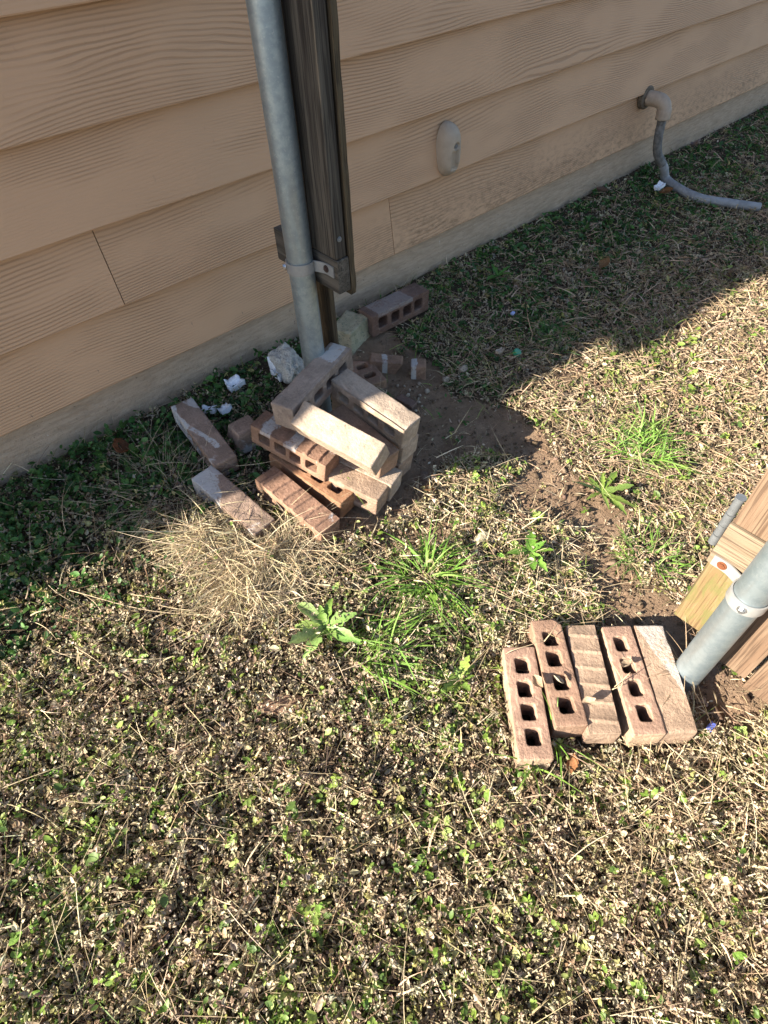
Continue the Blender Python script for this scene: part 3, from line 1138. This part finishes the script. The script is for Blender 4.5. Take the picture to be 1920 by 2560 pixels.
def blocked(x, y, pad=.0):
    m = np.zeros(len(x), bool)
    for c, a, hl, hw, top in FOOT:
        dx, dy = x - c[0], y - c[1]
        nrm = np.hypot(*a)
        u = (dx * a[0] + dy * a[1]) / nrm
        v = (-dx * a[1] + dy * a[0]) / nrm
        m |= (np.abs(u) < hl + pad) & (np.abs(v) < hw + pad)
    for cx, cy in ((lx, ly), (rx, ry)):
        m |= (x - cx) ** 2 + (y - cy) ** 2 < (PR + pad) ** 2
    return m


def canopy(x, y):
    """height of the ground cover in metres"""
    left = 1 / (1 + np.exp((x - .95 + .25 * snoise(x, y, 31, 2, 1.7)) / .12))
    h = .016 + left * .030
    h *= 1 + .45 * snoise(x, y, 41, 3, 7.0) + .75 * snoise(x, y, 43, 2, 24.0)
    near_row = np.exp(-(((x - .68) / .22) ** 2 + ((y - .12) / .2) ** 2))
    return np.clip(h * (1 - .35 * near_row), .006, .08)


def rotmats(yaw, pitch, roll):
    cy, sy, cp, sp_, cr, sr = np.cos(yaw), np.sin(yaw), np.cos(pitch), np.sin(pitch), np.cos(roll), np.sin(roll)
    R = np.empty((len(yaw), 3, 3))
    R[:, 0, 0] = cy * cp; R[:, 0, 1] = cy * sp_ * sr - sy * cr; R[:, 0, 2] = cy * sp_ * cr + sy * sr
    R[:, 1, 0] = sy * cp; R[:, 1, 1] = sy * sp_ * sr + cy * cr; R[:, 1, 2] = sy * sp_ * cr - cy * sr
    R[:, 2, 0] = -sp_; R[:, 2, 1] = cp * sr; R[:, 2, 2] = cp * cr
    return R


def leaf_template(nu, nv, wid, curl_l, curl_w, twist, jag=0, seed=0):
    """leaf along +x, unit length"""
    r = random.Random(seed)
    V = []
    for i in range(nu + 1):
        t = i / nu
        w = wid * (math.sin(math.pi * min(1, t * .92 + .05)) ** .8) * (1 + jag * r.uniform(-1, 1))
        for j in range(nv + 1):
            s = -1 + 2 * j / nv
            a = curl_w * s
            yy = w * (math.sin(a) / curl_w if abs(curl_w) > .01 else s)
            zz = w * ((1 - math.cos(a)) / curl_w if abs(curl_w) > .01 else 0)
            tw = twist * (t - .5)
            yy, zz = yy * math.cos(tw) - zz * math.sin(tw), yy * math.sin(tw) + zz * math.cos(tw)
            ph = curl_l * t
            if abs(curl_l) > .01:
                bx, bz = math.sin(ph) / curl_l, (1 - math.cos(ph)) / curl_l
            else:
                bx, bz = t, 0
            V.append((bx - zz * math.sin(ph), yy, bz + zz * math.cos(ph)))
    F = [(i * (nv + 1) + j, (i + 1) * (nv + 1) + j, (i + 1) * (nv + 1) + j + 1, i * (nv + 1) + j + 1) for i in range(nu) for j in range(nv)]
    V = np.array(V)
    V[:, 0] -= .5
    return V, np.array(F)


def instance(tmpls, pos, yaw, pitch, roll, size, tint):
    Vs, Fs, Ts = [], [], []
    base = 0
    which = rng.integers(0, len(tmpls), len(pos))
    for k_, (V, F) in enumerate(tmpls):
        s = which == k_
        if not s.any():
            continue
        R = rotmats(yaw[s], pitch[s], roll[s])
        P = np.einsum('nij,vj->nvi', R, V) * size[s][:, None, None] + pos[s][:, None, :]
        n_, v_ = P.shape[:2]
        Vs.append(P.reshape(-1, 3))
        Fs.append((F[None] + (np.arange(n_) * v_)[:, None, None] + base).reshape(-1, 4))
        Ts.append(np.repeat(tint[s], v_, 0))
        base += n_ * v_
    return np.concatenate(Vs), np.concatenate(Fs), np.concatenate(Ts)


def blades(base, az, length, lean, droop, width, tint, seg=5, wig=.15, tipdark=None):
    """curved ribbons"""
    n_ = len(base)
    t = np.linspace(0, 1, seg + 1)[None, :]
    h = length[:, None] * (t * np.sin(lean)[:, None] + .5 * droop[:, None] * t ** 2)
    z = length[:, None] * (t * np.cos(lean)[:, None] - .62 * droop[:, None] * t ** 2)
    z = np.maximum(z, .0 + .004 * t)
    side = wig * length[:, None] * rng.normal(0, 1, n_)[:, None] * t ** 2
    ca, sa = np.cos(az)[:, None], np.sin(az)[:, None]
    cx = base[:, :1] + ca * h - sa * side
    cy = base[:, 1:2] + sa * h + ca * side
    cz = base[:, 2:3] + z
    w = width[:, None] * np.clip(1.05 - t ** 2.2, .06, 1) * .5
    ph = rng.uniform(0, 6.28, n_)[:, None] + t * rng.normal(0, 1.2, n_)[:, None]
    ox = -sa * np.cos(ph) * w
    oy = ca * np.cos(ph) * w
    oz = np.sin(ph) * w * .8
    L_ = np.stack([cx + ox, cy + oy, cz + oz], -1)
    R_ = np.stack([cx - ox, cy - oy, cz - oz], -1)
    V = np.stack([L_, R_], 2).reshape(n_, -1, 3)
    F = np.array([(2 * i, 2 * i + 1, 2 * i + 3, 2 * i + 2) for i in range(seg)])
    vn = V.shape[1]
    Fq = (F[None] + (np.arange(n_) * vn)[:, None, None]).reshape(-1, 4)
    return V.reshape(-1, 3), Fq, np.repeat(tint, vn, 0)


def cat3(parts):
    V, F, T = [], [], []
    b = 0
    for v, f, t in parts:
        V.append(v)
        F.append(f + b)
        T.append(t)
        b += len(v)
    return np.concatenate(V), np.concatenate(F), np.concatenate(T)


def pick(pal, n_, jit=.12):
    pal = np.array(pal)
    c = pal[rng.integers(0, len(pal), n_)]
    return np.clip(c * (1 + rng.normal(0, jit, (n_, 1))) * (1 + rng.normal(0, .04, (n_, 3))), .005, .95)


DEADC = [(.52, .43, .295), (.45, .37, .25), (.56, .475, .34), (.37, .295, .195), (.49, .415, .31), (.28, .21, .14)]
GREENC = [(.19, .29, .05), (.14, .23, .04), (.25, .35, .075), (.11, .18, .04), (.32, .40, .12)]
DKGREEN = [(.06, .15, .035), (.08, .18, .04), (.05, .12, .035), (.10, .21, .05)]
STRAWC = [(.58, .47, .30), (.50, .39, .24), (.64, .54, .37), (.40, .30, .19), (.32, .23, .15)]
PINKST = [(.47, .345, .23), (.40, .285, .185), (.55, .42, .29), (.29, .20, .13)]

dead_t = [leaf_template(3, 3, .34, c, w, tw, .2, i) for i, (c, w, tw) in enumerate([(1.6, 1.5, .6), (-1.9, 1.1, 1.2), (2.6, .8, -.8), (.9, 1.9, 1.6), (-1.0, -1.7, .5), (2.0, 1.7, -1.7), (.5, 1.0, .3)])]
green_t = [leaf_template(4, 2, .33, c, w, tw, 0, i) for i, (c, w, tw) in enumerate([(.5, .5, .1), (-.5, .7, -.2), (.9, .35, .25), (.1, .6, 0)])]

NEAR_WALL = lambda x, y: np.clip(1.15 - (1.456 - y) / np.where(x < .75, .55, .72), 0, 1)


def zone_right(x, y):
    return 1 / (1 + np.exp(-(x - 1.02 - .2 * (y - .6) + .22 * snoise(x, y, 51, 2, 2.0)) / .10))


# withered and living leaves, gathered in clumps on their sprigs
OLIVE = [(.38, .36, .15), (.31, .30, .11), (.44, .41, .20), (.25, .235, .10)]
CP = scatter(44000)
cx, cy = CP[:, 0], CP[:, 1]
sm = soilmask(cx, cy)
zr = zone_right(cx, cy)
nw = NEAR_WALL(cx, cy)
patch = np.clip(snoise(cx, cy, 71, 3, 4.0) * 1.5 + .35, 0, 1)
pr = (1 - .985 * sm) * (1 - .42 * zr * (1 - nw)) * np.clip(.8 + .5 * snoise(cx, cy, 61, 3, 8.0), .3, 1)
k_ = (rng.random(len(cx)) < pr) & ~blocked(cx, cy, .006)
cx, cy = cx[k_], cy[k_]
zr, nw, patch = zone_right(cx, cy), NEAR_WALL(cx, cy), patch[k_]
nc = len(cx)
kind = rng.random(nc)
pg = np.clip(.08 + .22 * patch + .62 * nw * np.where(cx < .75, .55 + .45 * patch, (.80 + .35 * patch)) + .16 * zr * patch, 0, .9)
po = np.clip(.10 + .22 * patch, 0, .4)
ckind = np.where(kind < pg, 2, np.where(kind < pg + (1 - pg) * po, 1, 0))
chh = canopy(cx, cy) * rng.uniform(.55, 1.45, nc) * np.where(nw > .2, .8, 1)
chh = np.minimum(chh, .028 + (1.456 - cy) * .9)
nl = rng.integers(5, 13, nc)
nl = np.where(ckind == 2, np.minimum(nl, 8), nl)
idx = np.repeat(np.arange(nc), nl)
n_ = len(idx)
r_ = .0075 * (1 + .5 * (cx[idx] > 1.6))
ux, uy = rng.normal(0, 1, n_), rng.normal(0, 1, n_)
lx_, ly_ = cx[idx] + ux * r_, cy[idx] + uy * r_
zz = chh[idx] * np.clip(1.02 - .22 * (ux ** 2 + uy ** 2) - rng.random(n_) ** 2 * .75, .05, 1.15)
keep = ~blocked(lx_, ly_, .0) & (ly_ < 1.450)
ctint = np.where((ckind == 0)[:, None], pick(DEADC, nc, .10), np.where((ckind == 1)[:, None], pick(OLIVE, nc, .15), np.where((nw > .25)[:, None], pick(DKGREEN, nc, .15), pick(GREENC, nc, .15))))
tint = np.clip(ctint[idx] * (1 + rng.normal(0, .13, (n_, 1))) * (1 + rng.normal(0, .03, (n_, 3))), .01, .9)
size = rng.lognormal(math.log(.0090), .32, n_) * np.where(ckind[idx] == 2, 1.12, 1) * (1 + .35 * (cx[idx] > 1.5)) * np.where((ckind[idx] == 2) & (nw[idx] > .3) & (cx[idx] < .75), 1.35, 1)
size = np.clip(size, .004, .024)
pos = np.stack([lx_, ly_, soil_h(lx_, ly_) + .003 + zz], 1)
yaw = np.arctan2(uy, ux) + rng.normal(0, .9, n_)
for kd, nm, tm, mt, lab in (((0, 1), 'dead_leaf_cover', dead_t, 'dead', 'dead curled grey-brown and olive leaves matting the yard'),
                            ((2,), 'green_leaf_cover', green_t, 'green', 'small green weed leaves growing through the dead cover')):
    m = keep & np.isin(ckind[idx], kd)
    tilt = .75 if kd[0] == 0 else .45
    V, F, T = instance(tm, pos[m], yaw[m], rng.normal(0, tilt, m.sum()), rng.normal(0, tilt, m.sum()), size[m], tint[m])
    if kd[0] == 0:
        # loose litter lying low between the clumps
        P = scatter(90000)
        x, y = P[:, 0], P[:, 1]
        q_ = (rng.random(len(x)) > .96 * soilmask(x, y)) & ~blocked(x, y, .004)
        x, y = x[q_], y[q_]
        n2 = len(x)
        p2 = np.stack([x, y, soil_h(x, y) + .003 + canopy(x, y) * .35 * rng.random(n2)], 1)
        V2, F2, T2 = instance(tm, p2, rng.uniform(0, 6.28, n2), rng.normal(0, .6, n2), rng.normal(0, .6, n2), np.clip(rng.lognormal(math.log(.009), .35, n2), .004, .02), pick(DEADC, n2) * .95)
        V, F, T = cat3([(V, F, T), (V2, F2, T2)])
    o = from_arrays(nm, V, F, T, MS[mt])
    tag(o, lab, 'ground cover', kind='stuff')
    print(nm, len(F))
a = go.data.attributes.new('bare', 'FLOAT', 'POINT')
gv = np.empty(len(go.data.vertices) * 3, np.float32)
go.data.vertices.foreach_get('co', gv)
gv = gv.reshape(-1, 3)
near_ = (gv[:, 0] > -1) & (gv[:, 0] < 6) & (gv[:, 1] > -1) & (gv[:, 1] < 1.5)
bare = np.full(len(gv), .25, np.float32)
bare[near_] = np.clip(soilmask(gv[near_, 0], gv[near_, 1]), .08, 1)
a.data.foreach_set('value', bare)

# dry grass and stems
parts = []
P = scatter(210000)
x, y = P[:, 0], P[:, 1]
sm = soilmask(x, y)
zr = zone_right(x, y)
pr = (1 - .95 * sm) * (.05 + .95 * np.maximum(zr, .65 / (1 + np.exp(-(x - y * .2 - .42 + .2 * snoise(x, y, 52, 2, 3.0)) / .07)))) * (1 - .80 * np.clip(NEAR_WALL(x, y), 0, 1)) * np.clip(.6 + .5 * snoise(x, y, 81, 3, 5.0), .2, 1)
k_ = (rng.random(len(x)) < pr) & ~blocked(x, y, .006)
x, y = x[k_], y[k_]
n_ = len(x)
zr = zone_right(x, y)
ch = canopy(x, y)
base = np.stack([x, y, soil_h(x, y) + .002 + ch * rng.uniform(0, .9, n_)], 1)
tint = np.where((zr > .5)[:, None], pick(PINKST, n_), pick(STRAWC, n_))
parts.append(blades(base, rng.uniform(0, 6.28, n_), rng.lognormal(math.log(.032), .45, n_), rng.uniform(.8, 1.5, n_), rng.uniform(.1, .5, n_), rng.uniform(.0013, .0040, n_) * (1 + .3 * (x > 1.5)), tint, 4, .25))
# long thin stems lying about
P = scatter(4500)
x, y = P[:, 0], P[:, 1]
k_ = ~blocked(x, y, .02) & (rng.random(len(x)) > .93 * soilmask(x, y))
x, y = x[k_], y[k_]
n_ = len(x)
base = np.stack([x, y, soil_h(x, y) + canopy(x, y) * rng.uniform(.5, 1.1, n_)], 1)
parts.append(blades(base, rng.uniform(0, 6.28, n_), rng.uniform(.05, .16, n_), rng.uniform(1.1, 1.5, n_), rng.uniform(.05, .35, n_), rng.uniform(.0008, .0017, n_), pick(STRAWC + [(.22, .13, .08)], n_), 7, .18))
V, F, T = cat3(parts)
o = from_arrays('dry_grass_cover', V, F, T, MS['straw'])
tag(o, 'short dead grass blades and stems lying over the yard', 'ground cover', kind='stuff')
print('straw', len(F))

# sparse living grass blades
P = scatter(16000)
x, y = P[:, 0], P[:, 1]
pr = (1 - .9 * soilmask(x, y)) * np.clip(snoise(x, y, 91, 3, 3.5) * 1.5 + .15 + .35 * zone_right(x, y), .03, 1)
k_ = (rng.random(len(x)) < pr) & ~blocked(x, y, .004)
x, y = x[k_], y[k_]
n_ = len(x)
base = np.stack([x, y, soil_h(x, y) + .003], 1)
V, F, T = blades(base, rng.uniform(0, 6.28, n_), rng.uniform(.03, .085, n_), rng.uniform(.2, 1.2, n_), rng.uniform(.2, .8, n_), rng.uniform(.0016, .003, n_), pick(GREENC, n_), 5, .15)
o = from_arrays('green_grass_cover', V, F, T, MS['green'])
tag(o, 'scattered living grass blades among the dead cover', 'grass', kind='stuff')

# soil crumbs
tet = np.array([(1, 0, -.5), (-.5, .87, -.5), (-.5, -.87, -.5), (.2, .1, .8), (.9, .7, .1), (-.8, 0, .4)])
P = scatter(100000)
x, y = P[:, 0], P[:, 1]
k_ = (rng.random(len(x)) < (.03 + .6 * soilmask(x, y)) * np.clip(.5 + snoise(x, y, 95, 3, 9.0), .1, 1)) & ~blocked(x, y)
x, y = x[k_], y[k_]
n_ = len(x)
cube = np.array([(a, b, c) for a in (-.5, .5) for b in (-.5, .5) for c in (-.5, .5)]) * np.array([1, .8, .6])
cube[0] *= .6; cube[5] *= .7; cube[6] *= 1.2
cf = np.array([(0, 1, 3, 2), (4, 6, 7, 5), (0, 4, 5, 1), (2, 3, 7, 6), (0, 2, 6, 4), (1, 5, 7, 3)])
pos = np.stack([x, y, soil_h(x, y) + .0015], 1)
V, F, T = instance([(cube, cf)], pos, rng.uniform(0, 6.28, n_), rng.normal(0, .6, n_), rng.normal(0, .6, n_), rng.lognormal(math.log(.0040), .6, n_), pick([(.19, .132, .09), (.145, .10, .067), (.245, .178, .122)], n_))
o = from_arrays('soil_crumbs', V, F, T, MS['dead'], smooth=False)
tag(o, 'crumbs of dry brown soil on the bare patches', 'soil', kind='stuff')


def tuft(name, label, cat, c, n_, rad, lmin, lmax, lean, droop, width, pal, mat, seg=8, wig=.12, group=None, azc=None, azs=1.0, lift=.45, pile=0.0):
    r = rad * np.sqrt(rng.random(n_))
    a = rng.uniform(0, 6.28, n_)
    x, y = c[0] + r * np.cos(a), c[1] + r * np.sin(a)
    base = np.stack([x, y, soil_h(x, y) + .004 + lift * canopy(x, y) + rng.uniform(0, .012 + pile, n_) * np.sqrt(np.clip(1 - (r / rad) ** 2, 0, 1))], 1)
    az = a + rng.normal(0, .7, n_) if azc is None else azc + rng.normal(0, azs, n_)
    V, F, T = blades(base, az, rng.uniform(lmin, lmax, n_), np.abs(rng.normal(lean, .3, n_)), rng.uniform(droop * .4, droop * 1.3, n_), rng.uniform(width * .6, width * 1.3, n_), pick(pal, n_), seg, wig)
    o0 = Vector((c[0], c[1], float(soil_h(np.array([c[0]]), np.array([c[1]]))[0])))
    o = from_arrays(name, V - np.array(o0), F, T, MS[mat])
    o.location = o0
    return tag(o, label, cat, group)


MAT_C = [(D(*p), w, rd) for p, w, rd in (((455, 1180), .8, .06), ((555, 1215), 1.3, .07), ((645, 1225), 1.1, .07), ((520, 1270), .9, .075), ((600, 1290), .7, .07), ((430, 1215), .25, .05))]
parts = []
for c_, w_, rd in MAT_C:
    m_ = int(900 * w_)
    x = rng.normal(c_.x, rd * .62, m_)
    y = rng.normal(c_.y, rd * .62, m_)
    q_ = (rng.random(m_) < np.clip(.75 + 1.1 * snoise(x, y, 131, 2, 16.0), .1, 1)) & ~blocked(x, y, .012)
    x, y = x[q_], y[q_]
    m_ = len(x)
    base = np.stack([x, y, soil_h(x, y) + canopy(x, y) * rng.uniform(.4, 1.25, m_) + .012 * rng.random(m_)], 1)
    main = rng.uniform(0, 6.28)
    az = np.where(rng.random(m_) < .5, rng.uniform(0, 6.28, m_), main + rng.normal(0, .5, m_))
    parts.append(blades(base, az, rng.lognormal(math.log(.065), .4, m_), np.clip(rng.normal(1.25, .25, m_), .4, 1.6), rng.uniform(.1, .7, m_), rng.uniform(.0011, .0026, m_), pick([(.62, .52, .34), (.54, .44, .27), (.68, .58, .40), (.44, .35, .22), (.36, .27, .17)], m_), 8, .28))
V, F, T = cat3(parts)
c_ = D(545, 1215)
o = from_arrays('dry_grass_tuft', V - np.array(c_), F, T, MS['straw'])
o.location = c_
tag(o, 'big matted pale straw-coloured patch of dead grass at the left foot of the brick heap', 'grass tuft')
tuft('dry_grass_tuft', 'wispy grey-straw tuft of dead grass against the near end of the front bricks', 'grass tuft', D(640, 1175), 170, .06, .05, .14, .8, .7, .0015, [(.56, .47, .31), (.48, .40, .27)], 'straw', 9, .3, azc=0, azs=3)
tuft('dry_grass_tuft', 'pale dead grass wisps in shade between the two loose bricks and the foundation', 'grass tuft', D(375, 1070), 330, .14, .06, .15, 1.2, .4, .0013, [(.50, .42, .29), (.42, .34, .23)], 'straw', 8, .1)
tuft('dry_grass_tuft', 'dry broad-bladed grass clump at the foot of the right pipe post', 'grass tuft', G((1712, 1690), 0.0), 24, .010, .10, .16, .55, .9, .006, [(.52, .40, .27), (.45, .33, .22)], 'straw', 7, .3, azc=2.7, azs=.55, lift=0)
tuft('dry_grass_tuft', 'straw heap lying behind the far ends of the row of five bricks', 'grass tuft', D(1150, 1300), 150, .12, .05, .13, 1.4, .12, .0022, [(.56, .45, .29), (.50, .38, .24)], 'straw', 7, .2, azc=0, azs=3)
tuft('grass_tuft', 'bright green arching grass tuft in the sun below the brick heap', 'grass tuft', D(915, 1260), 170, .055, .05, .13, .95, .75, .0044, [(.17, .33, .05), (.13, .27, .04), (.23, .38, .08)], 'green', 9, .1)
tuft('grass_tuft', 'long green grass blades trailing below the pale-leaved weed', 'grass tuft', D(800, 1410), 80, .07, .07, .16, 1.0, .6, .0042, [(.20, .34, .07), (.15, .28, .05)], 'green', 9, .12, azc=-.9, azs=1.1)
tuft('grass_tuft', 'sunlit green grass tuft on the right beyond the soil patch', 'grass tuft', D(1390, 975), 150, .085, .05, .13, 1.05, .6, .0040, [(.22, .38, .07), (.17, .32, .05), (.28, .42, .12)], 'green', 9, .1, azc=.3, azs=1.2)
tuft('grass_tuft', 'short green grass tuft beside the mossy fence picket', 'grass tuft', D(1400, 1215), 110, .07, .03, .08, .8, .5, .0028, [(.19, .34, .06), (.15, .28, .05)], 'green', 7, .1)
tuft('grass_tuft', 'dark green grass tuft on the shaded ground near the bottle cap', 'grass tuft', D(1190, 745), 60, .06, .03, .07, .8, .5, .0026, DKGREEN, 'green', 7, .1)
tuft('grass_tuft', 'thin green blades rising beside the left end of the brick row', 'grass tuft', G(s1(775, 1640), 0), 9, .012, .07, .12, .5, .8, .004, [(.20, .36, .06)], 'green', 9, .1)
tuft('grass_tuft', 'curved green blades growing at the near end of the outermost brick', 'grass tuft', G(s1(480, 2010), 0), 7, .010, .08, .13, .35, .9, .004, [(.22, .38, .07)], 'green', 9, .1)
tuft('grass_tuft', 'green blades poking out beside the red ridged front brick', 'grass tuft', D(735, 1050, 0), 12, .02, .09, .15, .5, .8, .003, [(.26, .38, .08), (.20, .32, .05)], 'green', 9, .12)


def rosette(label, c, nl, lmin, lmax, pal, seed, wd=1.0):
    r = random.Random(seed)
    parts = []
    for i in range(nl):
        tv, tf = leaf_template(12, 4, wd * r.uniform(.13, .19), r.uniform(-.9, -.2), r.uniform(.3, .8), r.uniform(-.4, .4), .45, seed * 50 + i)
        tv = tv.copy()
        tv[:, 0] += .5
        a = 6.283 * i / nl + r.uniform(-.35, .35)
        L_ = r.uniform(lmin, lmax)
        R = rotmats(np.array([a]), np.array([-r.uniform(.25, .7)]), np.array([r.uniform(-.3, .3)]))[0]
        vv = tv * L_ @ R.T + np.array([0, 0, .006])
        parts.append((vv, tf, np.repeat(pick(pal, 1), len(vv), 0)))
    V, F, T = cat3(parts)
    o = from_arrays('weed_rosette', V, F, T, MS['green'])
    o.location = (c[0], c[1], float(soil_h(np.array([c[0]]), np.array([c[1]]))[0]) + .008 + .55 * float(canopy(np.array([c[0]]), np.array([c[1]]))[0]))
    return tag(o, label, 'weed')


rosette('pale green broad-leaved weed in the sun below the dry straw tuft', D(705, 1375), 13, .05, .10, [(.26, .40, .10), (.20, .34, .07), (.30, .44, .14)], 3)
rosette('toothed green weed rosette at the edge of the sunlit soil patch', D(1295, 1075), 10, .05, .10, [(.17, .25, .05), (.12, .18, .035), (.24, .33, .08)], 5, .62)
rosette('small toothed weed in the sun between the brick heap and the brick row', D(1140, 1215), 7, .04, .075, [(.17, .31, .05), (.13, .26, .04)], 8)
rosette('yellow-green weed among dead leaves left of the brick row', D(990, 1480), 9, .03, .065, [(.26, .38, .08), (.20, .31, .06)], 11)
rosette('single broad green leaf cluster on shaded ground near the lone dusky brick', D(1075, 605), 4, .05, .08, [(.09, .22, .04)], 14)


def fallen(label, c, L_, tint, seed, rx_=0., mat='dead'):
    tv, tf = leaf_template(10, 6, .38, 1.2, 1.3, .7, .12, seed)
    o = from_arrays('fallen_leaf', tv * L_, tf, np.repeat(np.array([tint]), len(tv), 0), MS[mat])
    o.location = c
    o.rotation_euler = (rx_, .2, seed * 1.3)
    return tag(o, label, 'leaf')


fallen('large curled red-brown leaf standing in the green weeds by the foundation', D(255, 978, .05), .085, (.17, .075, .04), 3, -.7)
fallen('curled brown leaf on shaded grass right of the lone dusky brick', D(1302, 576, .025), .06, (.25, .14, .07), 5, .2)
fallen('dusty mauve-brown leaf near the foundation beyond the hose', D(1505, 318, .03), .085, (.26, .19, .17), 8, .5)
fallen('brown leaf lying under the bend of the drain hose', D(1438, 420, .02), .06, (.24, .12, .06), 9, .1)
fallen('dark brown leaf beside the foundation left of the hose', D(1300, 420, .03), .07, (.13, .09, .075), 12, .4)
fallen('tan leaf resting against the lower edge of the outermost brick', G(s1(985, 1910), .02), .04, (.28, .13, .06), 15, .1)
fallen('tan curled leaf lying on the soil right of the brick heap', G(s3(1620, 1540), .015), .04, (.36, .20, .10), 17, .1)

fallen('dry tan leaf lying across the holes of the outermost brick in the row', U(s1(590, 900), .075), .040, (.42, .31, .21), 18, .3)
fallen('small dry leaf caught on the ridged brick in the row', U(s1(1210, 1120), .078), .030, (.42, .31, .22), 19, .2)
fallen('crumpled grey leaf stuck in a hole of the broken-cornered brick', U(s1(820, 880), .080), .028, (.36, .32, .25), 21, .6)
fallen('dry leaf sprig in the second hole of the brick beside the smooth brick', U(s2(560, 1030), .075), .035, (.44, .34, .24), 22, .5)
def sprig(label, pts, r, tint_mat='straw'):
    bm = bmesh.new()
    sp = spline(pts, 6)
    add_tube(bm, sp, [r * (1 - .6 * i / len(sp)) for i in range(len(sp))], 5)
    o = from_bm('straw_stalk', bm, None, None, True)
    a = o.data.color_attributes.new('tint', 'FLOAT_COLOR', 'POINT')
    for d_ in a.data:
        d_.color = (.55, .43, .28, 1)
    o.data.materials.append(MS[tint_mat])
    return tag(o, label, 'straw')
sprig('long dry straw stalk reaching over the far end of the outermost brick', [U(s1(150, 560), .04), U(s1(240, 490), .085), U(s1(540, 395), .09), U(s1(660, 350), .085)], .0011)
sprig('dry straw stalk slanting over the top hole of the broken-cornered brick', [U(s1(655, 370), .085), U(s1(760, 240), .095), U(s1(850, 130), .08), U(s1(1000, 120), .05)], .0013)
sprig('dry stalk lying across the middle of the row beside the ridged brick', [U(s1(1510, 975), .075), U(s1(1640, 880), .085), U(s2(330, 900), .09)], .0012)
sprig('thin stalk leaning on the brick beside the smooth brick', [U(s2(385, 1285), .05), U(s2(500, 1190), .085), U(s2(600, 1090), .10)], .0013)
sprig('long thin straw stalk lying along the ground below the matted straw patch', [D(150, 1275, .05), D(330, 1320, .055), D(520, 1330, .05)], .0012)
sprig('thin straw stalk bowing from the matted straw toward the soil patch', [D(690, 1180, .03), D(745, 1225, .06), D(830, 1280, .03)], .0012)
